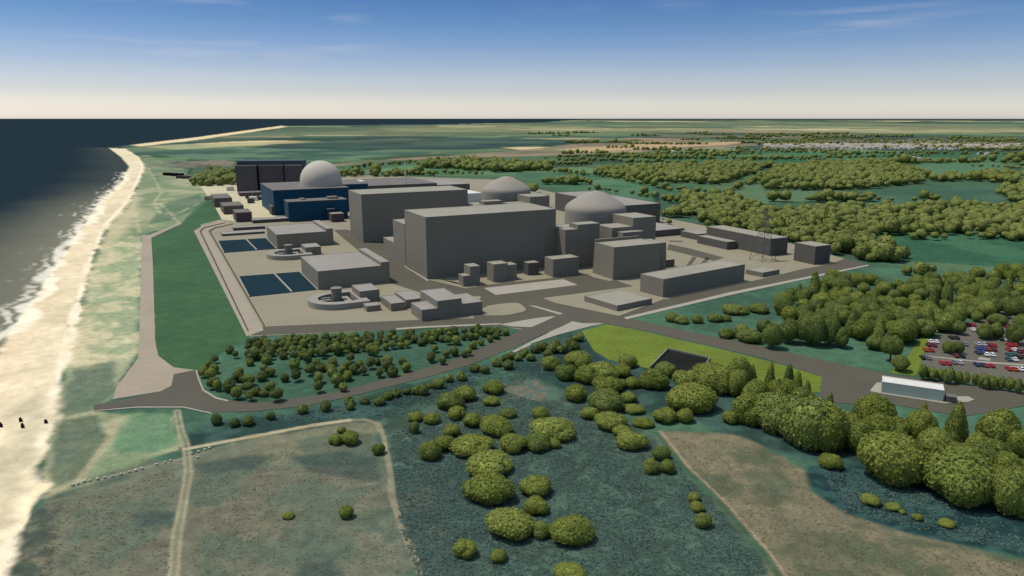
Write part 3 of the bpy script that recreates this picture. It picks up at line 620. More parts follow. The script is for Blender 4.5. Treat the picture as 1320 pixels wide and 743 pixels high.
# ------------------------------------------------------------------ beach posts and blocks
for k, (x, y, s) in enumerate(((27, 541, 1.), (29.5, 549, 1.1), (59.5, 543, .9), (1.5, 548, 1.1))):
    bm = bmesh.new(); 
    for dx, hh in ((-.45, 1.7), (.35, 1.3), (.0, 1.9)): tube(bm, (dx, .1 * dx, -.2), (dx * 1.1, .2, hh * s), .34, 7, .26)
    o = bm_obj('timber_post', bm, M['black']); o.location = un(x, y + 3)
    tag(o, ('black timber stump on the sand, upper of a close pair', 'black timber stump on the sand, lower of a close pair', 'lone black timber stump nearest the dune grass', 'black timber stump on the sand at the left edge of the photo')[k], 'post', 'black stumps on the beach')
blk = [(94, 626.5), (101, 624.5), (109, 622), (116, 621), (126, 619), (135, 617), (145, 615), (156, 612.5), (167, 609.5), (175, 608), (183, 605.5), (202, 600), (213, 597), (220, 595), (247, 586), (256, 583.5), (264, 581), (270, 579), (255, 591)]
bm = bmesh.new(); box(bm, -.75, .75, -.75, .75, -.2, 1.35); bmesh.ops.bevel(bm, geom=bm.edges[:], offset=.12, segments=1, affect='EDGES')
me = bpy.data.meshes.new('concrete_block'); bm.to_mesh(me); bm.free(); me.materials.append(M['render_block'])
for k, (x, y) in enumerate(blk):
    o = link('concrete_block', me); o.location = un(x, y); o.rotation_euler[2] = random.uniform(0, 1.5); s = random.uniform(.45, .65); o.scale = (s, s, s)
    tag(o, ('westernmost pale concrete cube of the row, nearest the beach' if k == 0 else 'pale concrete cube standing out of line below the row, right of the track' if k == len(blk) - 1 else 'pale concrete cube in the row crossing the heath' if k < 14 else 'pale concrete cube at the inland end of the row, right of the track'), 'concrete block', 'concrete cubes in a row over the heath')
# ------------------------------------------------------------------ trees
def ico(sub, seed, amp, conical=False):
    bm = bmesh.new(); bmesh.ops.create_icosphere(bm, subdivisions=sub, radius=1.0)
    V = np.array([v.co[:] for v in bm.verts]); Fc = np.array([[v.index for v in f.verts] for f in bm.faces]); bm.free()
    rs = np.random.RandomState(seed)
    lobes = rs.normal(size=(16, 3)); lobes /= np.linalg.norm(lobes, axis=1)[:, None]; lobes[:, 2] = np.abs(lobes[:, 2]) * 1.0 - .25
    lobes /= np.linalg.norm(lobes, axis=1)[:, None]
    r = np.full(len(V), 1 - amp)
    for l in lobes:
        c = np.clip((V @ l - .70) / .30, 0, 1); r = np.maximum(r, 1 - amp + amp * (.55 + .6 * rs.rand()) * np.sqrt(c))
    U = V * r[:, None]
    if conical:
        z = np.clip((U[:, 2] + 1) / 2, 0, 1); k = (1 - z) ** .75 * 1.15 + .03
        nrm = np.maximum(np.hypot(V[:, 0], V[:, 1]), 1e-3); lim = np.minimum(1, nrm * 3) * k * r
        U[:, 0] = V[:, 0] / nrm * lim; U[:, 1] = V[:, 1] / nrm * lim; U[:, 2] = V[:, 2]
    low = U[:, 2] < -.55
    U[low, 2] = -.55 + (U[low, 2] + .55) * .5
    return U, Fc
def leaf_quads(V, Fc, n, size, seed, spread=.06):
    rs = np.random.RandomState(seed)
    tri = V[Fc]; ar = np.linalg.norm(np.cross(tri[:, 1] - tri[:, 0], tri[:, 2] - tri[:, 0]), axis=1)
    nrm = np.cross(tri[:, 1] - tri[:, 0], tri[:, 2] - tri[:, 0]); nrm /= np.maximum(ar[:, None], 1e-9)
    f = rs.choice(len(Fc), n, p=ar / ar.sum()); b = rs.dirichlet((1, 1, 1), n)
    c = (tri[f] * b[:, :, None]).sum(1) + nrm[f] * (rs.rand(n, 1) * spread)
    nn = nrm[f] + rs.normal(size=(n, 3)) * .42; nn /= np.linalg.norm(nn, axis=1)[:, None]
    t = np.cross(nn, rs.normal(size=(n, 3))); t /= np.linalg.norm(t, axis=1)[:, None]; s = np.cross(nn, t)
    sz = size * (.6 + .8 * rs.rand(n, 1))
    return np.stack([c - t * sz - s * sz * .2, c - s * sz * .8, c + t * sz + s * sz * .1, c + s * sz * .8], 1)
def crown_mesh(name, sub, seed, amp, nleaf, size, conical=False):
    V, Fc = ico(sub, seed, amp, conical)
    Q = leaf_quads(V, Fc, nleaf, size, seed + 50).reshape(-1, 3)
    core = np.concatenate([Fc, Fc[:, 2:3]], 1)
    me = bpy.data.meshes.new(name)
    verts = np.concatenate([V * .93, Q]); 
    faces = [tuple(f) for f in Fc.tolist()] + [tuple(range(len(V) + 4 * k, len(V) + 4 * k + 4)) for k in range(nleaf)]
    me.from_pydata(verts.tolist(), [], faces); me.update(); me.shade_smooth()
    me.polygons.foreach_set('material_index', [0] * len(Fc) + [1] * nleaf)
    return me
ROUND = [crown_mesh('crown', 4, 11 + k, (.30, .38, .34, .44, .36, .40, .32)[k], 2400, .055) for k in range(7)]
CONE = [crown_mesh('crown', 3, 31 + k, .30, 1400, .06, True) for k in range(3)]
SMALL = [crown_mesh('crown', 3, 41 + k, .44, 520, .10) for k in range(6)]
def trunk_mesh(seed):
    rs = random.Random(seed); bm = bmesh.new()
    tube(bm, (0, 0, -.05), (.02, 0, .5), .06, 8, .045); tube(bm, (.02, 0, .5), (.0, .03, 1.0), .045, 8, .025)
    for k in range(5):
        a = k * 2.4 + rs.random(); z = .45 + .1 * k; tube(bm, (.01, 0, z), (.32 * math.cos(a), .32 * math.sin(a), z + .35), .024, 5, .008)
    me = bpy.data.meshes.new('trunk'); bm.to_mesh(me); bm.free(); me.materials.append(M['bark']); return me
TRUNK = [trunk_mesh(k) for k in range(2)]
MATV = {}
def crown_me(me, m):
    k = (me.name, m)
    if k not in MATV:
        c = me.copy(); mi = np.zeros(len(c.polygons), np.int32); c.polygons.foreach_get('material_index', mi)
        c.materials.clear(); c.materials.append(M[m]); c.materials.append(M[m + '_thin']); c.polygons.foreach_set('material_index', mi); MATV[k] = c
    return MATV[k]
CNT = [0]
def plant(px, py, w, h, name, label, cat, group=None, shape='round', m='leaf_olive', trunk=0.0, parts=True):
    """crown centre (px, py), crown w x h in photo pixels, clear stem as a share of crown height"""
    CNT[0] += 1; k = CNT[0]
    if m == 'leaf_olive' and k % 4 == 1: m = 'leaf_pale'
    if m == 'leaf_olive' and k % 5 == 2: m = 'leaf_green'
    p = un(px, py, 3.0)
    for _ in range(4):
        s = ppm(p); a = w / 2 / s
        dep = math.atan2(H - p.z, p.y); half = h / 2 / s
        c2 = (half ** 2 - (a * math.sin(dep) * .8) ** 2) / math.cos(dep) ** 2
        c = min(max(math.sqrt(max(c2, 0)), .42 * a), 2.6 * a)
        zc = c * .58 + trunk * 2 * c; p = un(px, py, zc + .2 * c)
    base = Vector((p.x, p.y, 0)); rz = random.uniform(0, 6.28)
    ex = random.uniform(.9, 1.1)
    src = {'round': ROUND, 'cone': CONE, 'small': SMALL}[shape]
    me = crown_me(src[k % len(src)], m)
    if not parts:
        o = link(name, me); o.location = (p.x, p.y, zc); o.scale = (a * ex, a / ex, c); o.rotation_euler[2] = rz
        return tag(o, label, cat, group)
    t = thing(name, label, cat, base, rz, group)
    o = link('crown', me, t); o.location = (0, 0, zc); o.scale = (a * ex, a / ex, c)
    o = link('trunk', TRUNK[k % 2], t); hh = zc + c * .3; o.scale = (hh * .8, hh * .8, hh)
    return t
# bushes of the marsh in front: (x, y, w, h, label)
BUSH = [(599, 507, 30, 22, 'round bush at the upper right of the clump below the bend of the access road'), (580, 517, 36, 26, 'largest bush of the clump below the access road bend'), (589, 531, 26, 20, 'bush in front of the clump below the access road bend'),
 (636, 499, 28, 20, 'round bush right of the clump below the access road, upper of two'), (633, 516, 22, 14, 'flat oval bush right of the clump below the access road, lower of two'), (535, 537, 20, 14, 'small round bush beside the corner of the sandy track, upper one'), (534, 551, 14, 18, 'small upright bush beside the corner of the sandy track, lower one'),
 (557, 539, 21, 16, 'single small bush left of the big marsh bushes'), (609, 541, 28, 20, 'oval bush above the long row of marsh bushes'), (582, 554, 25, 20, 'round bush between the sandy track and the marsh row'), (640, 547, 46, 28, 'broad bush in the middle of the marsh above the row'), (655, 532, 22, 14, 'small bush peeping over the broad marsh bush'),
 (554, 580, 28, 28, 'bush at the lower left end of a pair west of the marsh row'), (572, 571, 30, 22, 'bush at the upper right of a pair west of the marsh row'), (608, 573, 56, 26, 'long flat bush at the upper end of the marsh row'), (661, 570, 36, 26, 'bush with a pointed top right of the long flat marsh bush'), (632, 596, 66, 36, 'broad dark-shadowed bush second from the top of the marsh row'),
 (629, 627, 64, 42, 'biggest bush in the middle of the marsh row'), (690, 625, 40, 30, 'round bush right of the biggest marsh bush'), (691, 651, 32, 24, 'small round bush below the round one right of the marsh row'), (655, 673, 64, 40, 'large bush near the lower end of the marsh row'), (697, 682, 28, 22, 'small bush joining the two lowest large bushes'),
 (735, 682, 58, 38, 'large rounded bush at the lower right end of the marsh row'), (600, 706, 34, 26, 'bush alone at the lower left of the marsh row'), (642, 716, 22, 18, 'smallest bush below the marsh row'), (735, 738, 42, 22, 'bush cut by the bottom edge of the photo'),
 (693, 569, 36, 24, 'bush in the middle of the cluster right of the broad marsh bush'), (714, 571, 18, 14, 'little bush at the right end of the middle marsh cluster'), (712, 551, 60, 30, 'long pointed bush over the middle marsh cluster'), (696, 532, 26, 18, 'bush behind the long pointed marsh bush'),
 (743, 505, 32, 26, 'round bush at the left end of the lower belt'), (780, 516, 46, 34, 'wide bush in the lower belt left of the two flat ovals'), (787, 541, 42, 26, 'bush with a flat base below the wide one in the lower belt'), (760, 532, 24, 18, 'small bush tucked left below the wide belt bush'), (817, 527, 28, 14, 'flat oval bush in the gap of the belt, upper one'),
 (829, 544, 28, 14, 'flat oval bush in the gap of the belt, lower one'), (811, 512, 22, 16, 'small bush above the flat ovals in the belt'), (856, 534, 34, 24, 'bush joined to a smaller one in front of the belt'), (883, 535, 22, 22, 'small round bush joined to the right of a larger one in front of the belt'), (802, 555, 26, 18, 'small bush at the back of the last pair before the green ditch'),
 (814, 567, 40, 26, 'front bush of the last pair before the green ditch'), (852, 584, 24, 20, 'top bush of the clover-like trio by the ditch'), (839, 600, 22, 22, 'left bush of the clover-like trio by the ditch'), (861, 601, 20, 20, 'right bush of the clover-like trio by the ditch'), (895, 640, 18, 15, 'top bush of the three in a line along the ditch'), (899, 653, 18, 15, 'middle bush of the three in a line along the ditch'), (906, 670, 22, 22, 'lowest bush of the three in a line along the ditch'),
 (942, 537, 22, 20, 'small round bush at the foot of the tall belt'), (432, 566, 18, 16, 'left bush of the trio inside the track corner on the heath'), (440, 554, 12, 10, 'small dark bush behind the trio inside the track corner'), (452, 564, 26, 20, 'right bush of the trio inside the track corner on the heath'), (487, 578, 18, 18, 'bush touching the inner side of the sandy track'), (372, 664, 16, 10, 'low flat bush alone on the heath'), (446, 659, 18, 20, 'upright bush alone on the heath right of the flat one'),
 (1071, 594, 30, 22, 'pale round bush in the dark water edge below the tall belt'), (1122, 644, 26, 16, 'largest of the low bushes along the dark pool edge'), (1152, 653, 20, 12, 'second low bush along the dark pool edge'), (1163, 660, 9, 7, 'tiniest bush along the dark pool edge'), (1182, 666, 15, 11, 'small bush along the dark pool edge beyond the tiniest'), (1220, 674, 22, 11, 'dim flat bush at the right end of the dark pool edge')]
for x, y, w, h, lab in BUSH: plant(x, y, w, h, 'bush', lab, 'bush', 'bushes on the marsh and heath', parts=False)
def inside(p, poly):
    r = False; n = len(poly)
    for k in range(n):
        (ax, ay), (bx, by) = poly[k], poly[(k + 1) % n]
        if (ay > p[1]) != (by > p[1]) and p[0] < ax + (p[1] - ay) * (bx - ax) / (by - ay): r = not r
    return r
rs0 = random.Random(21)
def scatter0(poly, n):
    o = []
    while len(o) < n:
        q = (rs0.uniform(940, 1330), rs0.uniform(480, 620))
        if inside(q, poly): o.append(q)
    return o
BELT = [(710, 467, 24, 22), (730, 479, 30, 24), (746, 463, 38, 24), (757, 482, 34, 26), (777, 479, 46, 28), (782, 494, 42, 26), (803, 477, 22, 20), (809, 465, 26, 20), (816, 493, 22, 16), (799, 495, 18, 14), (843, 488, 36, 30), (858, 476, 30, 22), (886, 487, 40, 30), (915, 480, 46, 34), (890, 511, 62, 42), (921, 487, 48, 44), (953, 482, 36, 44),
 (969, 525, 46, 44), (1003, 529, 62, 52), (1049, 541, 74, 72), (1061, 548, 60, 62), (1095, 548, 30, 36), (1128, 529, 50, 46), (1109, 563, 38, 42), (1160, 552, 36, 34), (1149, 587, 80, 64), (1188, 548, 36, 46), (1206, 573, 46, 44), (1238, 612, 86, 68), (1263, 577, 36, 40), (1287, 553, 52, 52), (1305, 630, 52, 64), (1312, 570, 32, 38), (1285, 590, 34, 44), (973, 505, 34, 34), (1012, 505, 34, 36), (1033, 520, 36, 40)]
CONES = [(969, 487, 18, 28), (993, 490, 18, 38), (1017, 488, 18, 32), (1028, 498, 18, 32), (1003, 508, 20, 34), (1040, 511, 18, 34), (1070, 521, 14, 24), (1234, 546, 30, 48), (1227, 580, 20, 40), (1284, 583, 20, 40), (1190, 540, 20, 36), (1150, 566, 18, 32), (1256, 580, 18, 34)]
BELT += [(x, y, w, w * rs0.uniform(.9, 1.25)) for x, y, w in [(q[0], q[1], rs0.uniform(24, 42)) for q in scatter0([(940, 482), (1010, 505), (1080, 530), (1200, 560), (1330, 585), (1330, 620), (1240, 612), (1150, 592), (1060, 560), (960, 532)], 22)]]
def belt_label(k, n, kind): return '%s in the tall belt below the lime lawn and the right-hand road' % kind
OW = 'first second third fourth fifth sixth seventh eighth ninth tenth eleventh twelfth'.split()
for k, (x, y, w, h) in enumerate(sorted(BELT)):
    w0, h0 = w, h; w, h = (w * 1.06, h * 1.16) if x > 930 else (w, h)
    part = 'beside the lime lawn' if x < 930 else 'right of the lime lawn' if x < 1090 else 'below the gatehouse' if x < 1215 else 'at the far right'
    n = len([b for b in BELT if (b[0] < 930, b[0] < 1090, b[0] < 1215) == (x < 930, x < 1090, x < 1215) and (b[0], b) < (x, (x, y, w0, h0))])
    sz = "huge" if w > 70 else 'large' if w > 45 else 'middling' if w > 29 else 'small'
    plant(x, y, w, h, 'broadleaf_tree', '%s round tree of the belt %s, %s from the left there' % (sz, part, OW[n] if n < 12 else '%dth' % (n + 1)), 'tree', 'round trees of the belt')
for k, (x, y, w, h) in enumerate(sorted(CONES)):
    plant(x, y - 3, w * 1.1, h * 1.25, 'conical_tree', 'pointed conical tree rising from the belt, %s pointed one from the left' % (OW[k] if k < 12 else 'last'), 'tree', 'conical trees of the belt', 'cone', 'leaf_olive' if k % 3 else 'leaf_green')
FIELD = [(867, 409, 18, 14), (878, 412, 20, 12), (898, 411, 17, 13), (921, 409, 20, 14), (936, 410, 14, 10), (947, 398, 34, 15), (978, 397, 26, 15), (1008, 398, 18, 20), (937, 429, 22, 16), (957, 424, 20, 14), (966, 431, 34, 24), (996, 431, 26, 36), (1019, 424, 28, 36), (1046, 422, 34, 46), (1069, 425, 26, 40), (1085, 434, 20, 28), (985, 420, 22, 20)]
FL = ['leftmost low bush of the row behind the lime lawn road', 'second low bush of the row behind the lime lawn road', 'third low bush of the row behind the lime lawn road', 'fourth bush of the row behind the lime lawn road', 'smallest bush at the right end of the row behind the lime lawn road', 'long low bush close to the pale perimeter edge', 'broad low bush right of the long one near the perimeter edge', 'round tree starting the wood beside the perimeter edge', 'bush on the verge of the road, left of the roadside trees', 'bush behind the verge bush left of the roadside trees', 'wide dark bush next to the leftmost roadside tree', 'leftmost full roadside tree at the front of the wood', 'second roadside tree at the front of the wood', 'broadest roadside tree at the front of the wood', 'roadside tree right of the broadest one', 'slim pointed roadside tree at the right of the front row', 'bush half hidden behind the leftmost roadside tree']
for (x, y, w, h), lab in zip(FIELD, FL): plant(x, y, w, h, 'broadleaf_tree' if 'tree' in lab.split() and 'bush' not in lab else 'bush', lab, 'tree' if 'bush' not in lab else 'bush', 'trees along the right-hand road', 'round', 'leaf_green', .12 if h > 26 else 0, parts='bush' not in lab)
LONE = [(1150, 443, 27, 34, 'round tree standing alone on a bare trunk left of the car park', .3), (1162, 467, 22, 22, 'round tree on the lime verge at the car park corner', .15), (1128, 440, 22, 22, 'low round tree left of the lone tree by the car park', .1), (1172, 430, 22, 22, 'round tree behind the lone tree at the car park edge', .1)]
for x, y, w, h, lab, tr in LONE: plant(x, y, w, h, 'broadleaf_tree', lab, 'tree', 'trees by the car park', 'round', 'leaf_green', tr)
# wood between platform and car park
def scatter(poly, n, dmin, tries=6000, rs=random):
    xs = [p[0] for p in poly]; ys = [p[1] for p in poly]; out = []
    for _ in range(tries):
        if len(out) >= n: break
        q = (rs.uniform(min(xs), max(xs)), rs.uniform(min(ys), max(ys)))
        if not inside(q, poly): continue
        if all(((q[0] - o[0]) ** 2 + ((q[1] - o[1]) * 2.2) ** 2) > dmin ** 2 for o in out): out.append(q)
    return out
WOOD = [(1000, 392), (1045, 362), (1075, 354), (1120, 358), (1180, 362), (1240, 352), (1330, 345), (1335, 395), (1250, 402), (1200, 420), (1170, 428), (1120, 425), (1080, 415), (1030, 418)]
rs = random.Random(5)
for x, y in sorted(scatter(WOOD, 120, 15, rs=rs), key=lambda q: q[1]):
    cone = rs.random() < .14; w = rs.uniform(20, 34) * (.62 + .38 * (y - 340) / 80); h = w * rs.uniform(.85, 1.1) * (1.5 if cone else 1)
    side = 'behind the car park' if x > 1180 else 'between the car park and the platform' 
    plant(x, y, w * (.75 if cone else 1), h, 'conical_tree' if cone else 'broadleaf_tree', ('pointed tree' if cone else 'round-crowned tree') + ' of the dense wood ' + side, 'tree', 'trees of the dense wood ' + side, 'cone' if cone else 'round', rs.choice(('leaf_green', 'leaf_green', 'leaf_pale', 'leaf_olive')), .1)
# young trees on the grassy slope above the access road
YT = [(280, 495), (295, 496), (305, 505), (322, 508), (340, 506), (356, 507), (410, 497), (442, 498), (306, 485), (320, 488), (338, 485), (367, 487), (400, 475), (413, 473), (427, 475), (441, 476), (456, 474), (486, 466), (499, 470), (506, 478), (519, 466), (523, 472), (262, 478), (270, 470), (277, 462), (296, 450), (303, 456), (560, 448), (575, 455), (585, 452), (598, 456), (610, 444), (620, 441), (632, 436), (556, 458), (570, 464), (604, 452), (640, 432), (652, 428)]
YT += scatter([(318, 438), (430, 431), (545, 427), (640, 420), (655, 424), (600, 436), (540, 442), (450, 452), (380, 458), (320, 462)], 125, 7.5, rs=rs)
YT += scatter([(285, 470), (320, 460), (450, 452), (545, 443), (640, 434), (590, 456), (500, 478), (440, 494), (330, 508), (270, 500), (262, 480)], 34, 13.0, rs=rs)
NUP = 39 + 125
SPEC = {0: 'young tree at the lower left tip of the planted slope', 6: 'bright young tree standing alone close to the access road', 22: 'leftmost young tree at the top of the pinkish path', 11: 'young tree alone in the middle of the planted slope'}
for k, (x, y) in enumerate(YT):
    w = rs.uniform(11, 17) * (.55 + .45 * (y - 400) / 100)
    lab = SPEC.get(k, 'small young tree in the dense upper rows of the planted slope' if 39 <= k < NUP else 'small young tree scattered on the lower planted slope above the access road')
    plant(x, y, w, w * rs.uniform(.95, 1.35), 'young_tree', lab, 'tree', 'young trees on the planted slope', 'small', rs.choice(('leaf_dark', 'leaf_green', 'leaf_dark', 'leaf_olive')), rs.uniform(.0, .25), parts=False)
RE = [(279, 538), (302, 542), (349, 534), (390, 525), (450, 514), (452, 521), (500, 508), (510, 504), (524, 502), (536, 501), (555, 494), (578, 485), (612, 472), (640, 464), (652, 459), (660, 456), (668, 459), (690, 448), (700, 444), (706, 453), (716, 441), (722, 448), (735, 437), (745, 433), (740, 443), (320, 540), (420, 521), (470, 514), (490, 514), (545, 500), (565, 492), (595, 482), (625, 474), (675, 452), (684, 458), (730, 446), (655, 468), (712, 446)]
for k, (x, y) in enumerate(RE):
    w = rs.uniform(11, 17)
    plant(x, y + 2, w, w * rs.uniform(.85, 1.15), 'shrub', 'leftmost dark shrub below the bend of the access road' if k == 0 else 'dark green shrub along the lower edge of the access road, %s' % ('left half' if x < 480 else 'middle' if x < 620 else 'near the junction'), 'shrub', 'shrubs along the access road', 'small', rs.choice(('leaf_green', 'leaf_dark')), 0, parts=False)
# trees in the car park
CPR = [(1190 + k * 11.2, 478.5 + k * 1.6, 9, 22) for k in range(13)]
for k, (x, y, w, h) in enumerate(CPR): plant(x, y, w * rs.uniform(.9, 1.6), h * rs.uniform(.75, 1.12), 'young_tree', 'slim young tree in the hedge row along the car park front', 'tree', 'young trees in front of the car park', 'small', 'leaf_green' if k % 2 else 'leaf_pale', .1, parts=False)
CPT = [(1236, 421, 17, 20, 'round car park tree left of the two parked rows, farthest back'), (1223, 447, 15, 18, 'left tree of a pair on the car park island'), (1235, 447, 16, 18, 'right tree of a pair on the car park island'), (1270, 426, 20, 22, 'left tree of the clump in the middle of the car park'), (1284, 425, 18, 22, 'right tree of the clump in the middle of the car park'), (1311, 428, 24, 32, 'largest yellow-green tree at the right edge of the car park'), (1318, 415, 22, 26, 'tree behind the largest one at the right edge of the car park'), (1260, 407, 14, 16, 'single tree beyond the back row of the car park'), (1286, 411, 24, 16, 'bush-like tree in the back row of the car park')]
for x, y, w, h, lab in CPT: plant(x, y, w, h, 'broadleaf_tree', lab, 'tree', 'trees in the car park', 'round', 'leaf_green', .12)
print('individual plants', CNT[0])
# rough grass, reeds and heather tussocks on the open land in front
tr_ = np.random.RandomState(12); TV, TP = [], []
def tufts(poly, n, size, hgt):
    w = world(poly); xs = [p[0] for p in w]; ys = [p[1] for p in w]
    x = tr_.uniform(min(xs), max(xs), n * 2); y = tr_.uniform(min(ys), max(ys), n * 2)
    k = (sdf(x, y, w) < -1) & (fbm(x, y, 9, 77) + .35 * tr_.rand(len(x)) > .55); x, y = x[k][:n], y[k][:n]; n = len(x)
    for b in range(7):
        a = tr_.rand(n) * 6.28; s_ = size * (.5 + tr_.rand(n)); h_ = hgt * (.4 + tr_.rand(n)); ox, oy = tr_.randn(2, n) * size * .6
        dx, dy = np.cos(a) * s_ * .5, np.sin(a) * s_ * .5; lx, ly = tr_.randn(2, n) * h_ * 1.6
        q = np.stack([np.stack([x + ox - dx, y + oy - dy, 0 * x - .02], 1), np.stack([x + ox + dx, y + oy + dy, 0 * x - .02], 1), np.stack([x + ox + lx + dx * .7, y + oy + ly + dy * .7, h_], 1), np.stack([x + ox + lx - dx * .7, y + oy + ly - dy * .7, h_ * .9], 1)], 1)
        TV.append(q.reshape(-1, 3))
def tuft_object(name, label, c):
    TVa = np.concatenate(TV); TV.clear(); me = np_mesh(name, TVa, np.arange(len(TVa)).reshape(-1, 4)); me.shade_smooth()
    o = link(name, me, None, foliage(name, alb(*c[0]), alb(*c[1]), True, True)); tag(o, label, 'grass', None, 'stuff')
tufts([(500, 560), (640, 500), (840, 562), (900, 625), (1010, 760), (545, 780), (515, 690)], 14000, .42, .2)
tufts([(1050, 606), (1110, 604), (1330, 685), (1330, 716), (1180, 686), (1090, 658)], 1800, .4, .2); tufts([(250, 550), (470, 518), (640, 472), (720, 452), (700, 490), (500, 540)], 2600, .5, .25)
tuft_object('marsh_reeds', 'blue green reeds and rough sedge over the marsh', ((98, 128, 120), (124, 152, 138)))
tufts([(860, 562), (950, 566), (1030, 606), (1050, 640), (1180, 695), (1330, 728), (1330, 800), (1030, 790), (985, 715), (900, 620)], 2400, .34, .12)
tufts([(250, 600), (480, 555), (505, 660), (540, 780), (240, 780)], 2200, .34, .11); tufts([(30, 780), (60, 655), (230, 600), (220, 780)], 1200, .34, .11)
tuft_object('heath_grass', 'dry heather and tussock grass over the brown heath', ((142, 146, 120), (180, 170, 142)))
# far woods and hedgerows: one mass
WOODS = [([(980, 270), (1080, 262), (1200, 262), (1330, 262), (1340, 300), (1190, 303), (1110, 302), (1160, 330), (1150, 345), (1085, 330), (1030, 312), (990, 305), (960, 296)], 10.5),
         ([(880, 250), (935, 246), (985, 268), (985, 300), (940, 296), (900, 284)], 10), ([(1160, 338), (1240, 343), (1340, 340), (1340, 352), (1180, 360)], 11),
         ([(985, 245), (1000, 215), (1060, 208), (1150, 208), (1195, 222), (1195, 236), (1090, 245)], 13), ([(765, 218), (860, 211), (1000, 209), (945, 233), (925, 238), (850, 235), (780, 227)], 13),
         ([(535, 216), (600, 206), (705, 211), (708, 220), (640, 222)], 15), ([(690, 232), (740, 227), (765, 232), (750, 238), (700, 238)], 12), ([(853, 278), (880, 265), (905, 254), (930, 258), (920, 270), (890, 280)], 10),
         ([(248, 229), (270, 221), (307, 218), (307, 238), (250, 240)], 12), ([(1195, 226), (1300, 222), (1330, 226), (1330, 240), (1260, 234), (1200, 234)], 13), ([(1285, 240), (1330, 238), (1330, 262), (1300, 262)], 13),
         ([(1170, 252), (1200, 248), (1216, 253), (1200, 258), (1176, 258)], 11), ([(425, 222), (540, 219), (560, 222), (560, 226), (440, 229)], 15), ([(990, 252), (1060, 250), (1130, 258), (1120, 262), (1000, 260)], 13),
         ([(1095, 304), (1210, 300), (1340, 290), (1340, 300), (1200, 306), (1110, 308)], 10), ([(650, 243), (670, 240), (690, 247), (680, 250), (660, 250)], 11), ([(1230, 206), (1330, 203), (1330, 207), (1240, 209)], 18), ([(1140, 208), (1240, 206), (1260, 210), (1160, 212)], 17)]
HEDGE = [[(700, 221), (790, 230), (860, 246), (940, 252)], [(760, 245), (830, 254), (880, 264)], [(450, 218), (520, 212), (600, 205)], [(930, 206), (1100, 204), (1200, 202)], [(1240, 215), (1290, 216), (1330, 221)], [(1090, 256), (1180, 262)], [(560, 224), (620, 226)], [(700, 205), (820, 200), (960, 196)], [(780, 204), (900, 205)], [(990, 197), (1150, 199), (1330, 200)], [(1000, 224), (960, 240), (935, 250)], [(860, 288), (940, 295)]]
nr = np.random.RandomState(3)
pts = []
for _ in range(75):                                  # shelter belts and copses out towards the town
    r = 1900 + 4300 * nr.rand() ** 1.3; a = math.radians(2 + 40 * nr.rand()); hx, hy = r * math.sin(a), r * math.cos(a)
    t = nr.rand() * .5 - .25; n = int(8 + 26 * nr.rand()); d_ = 6 + r / 900
    for k in range(n): pts.append((hx + (k - n / 2) * d_ * math.cos(t) + nr.randn() * 4, hy + (k - n / 2) * d_ * math.sin(t) + nr.randn() * 12, 8 + r / 800))
for poly, sp in WOODS:
    ym = sum(p[1] for p in poly) / len(poly); w = [tuple(un(*p, 1 if p[1] > ym else 9))[:2] for p in poly]; xs = [p[0] for p in w]; ys = [p[1] for p in w]
    nx = int((max(xs) - min(xs)) / sp) + 1; ny = int((max(ys) - min(ys)) / sp) + 1
    gx, gy = np.meshgrid(np.arange(nx), np.arange(ny)); gx = min(xs) + (gx.ravel() + nr.rand(nx * ny) * .9) * sp; gy = min(ys) + (gy.ravel() + nr.rand(nx * ny) * .9) * sp
    d = sdf(gx, gy, w) + (fbm(gx, gy, 60, 5) - .5) * 30
    k = (d < 0) & (nr.rand(len(d)) > .10) & ((fbm(gx, gy, 35, 9) > .30) | (d > -12)); pts += [(x, y, sp) for x, y in zip(gx[k], gy[k])]
for q in scatter([(985, 182), (1080, 179.5), (1335, 181), (1335, 194), (1150, 192.5), (990, 190)], 420, .6, 20000, random.Random(8)):
    p = un(*q); pts.append((p.x, p.y, 11))
for hpts in HEDGE:
    w = world(hpts)
    for (ax, ay), (bx, by) in zip(w, w[1:]):
        n = int(math.hypot(bx - ax, by - ay) / 10)
        for k in range(n):
            if nr.rand() < .8:
                f = (k + nr.rand()) / n; pts.append((ax + (bx - ax) * f + nr.randn() * 4, ay + (by - ay) * f + nr.randn() * 4, 9))
print('wood trees', len(pts))
def pack(sub, nleaf):
    out = []
    for k in range(6):
        V, Fc = ico(sub, 70 + k, .34); out.append((V, Fc, leaf_quads(V, Fc, nleaf, .16, 90 + k)))
    return out
NEAR, FARP = pack(3, 120), pack(2, 40)
tv, tf, qv = [], [], []; nv = 0
for x, y, sp in pts:
    dist = math.hypot(x, y); V, Fc, Q = (NEAR if dist < 900 else FARP)[nr.randint(6)]
    r = sp * (.36 + .48 * nr.rand() ** 1.6); hz = r * (.75 + .55 * nr.rand()); a = nr.rand() * 6.28; ca, sa = math.cos(a), math.sin(a)
    Rm = np.array([[ca * r, sa * r, 0], [-sa * r, ca * r, 0], [0, 0, hz]])
    off = np.array([x, y, hz * .6 + .8 + 2 * nr.rand() * (sp > 8)])
    tv.append(V @ Rm + off); tf.append(Fc + nv); nv += len(V); qv.append(Q.reshape(-1, 3) @ Rm + off)
T = np.concatenate(tv); TF = np.concatenate(tf); Qv = np.concatenate(qv); nq = len(Qv) // 4
# triangles as loops of 3 and leaves as quads -> split leaves into triangles for one uniform array
qi = np.arange(nq)[:, None] * 4 + len(T)
LF = np.concatenate([qi + [0, 1, 2], qi + [0, 2, 3]])
me = np_mesh('woodland', np.concatenate([T, Qv]), np.concatenate([TF, LF])); me.shade_smooth()
o = link('woodland', me, None, M['leaf_wood']); tag(o, 'distant woods and hedgerows of rounded olive trees between the green fields', 'woodland', None, 'stuff')
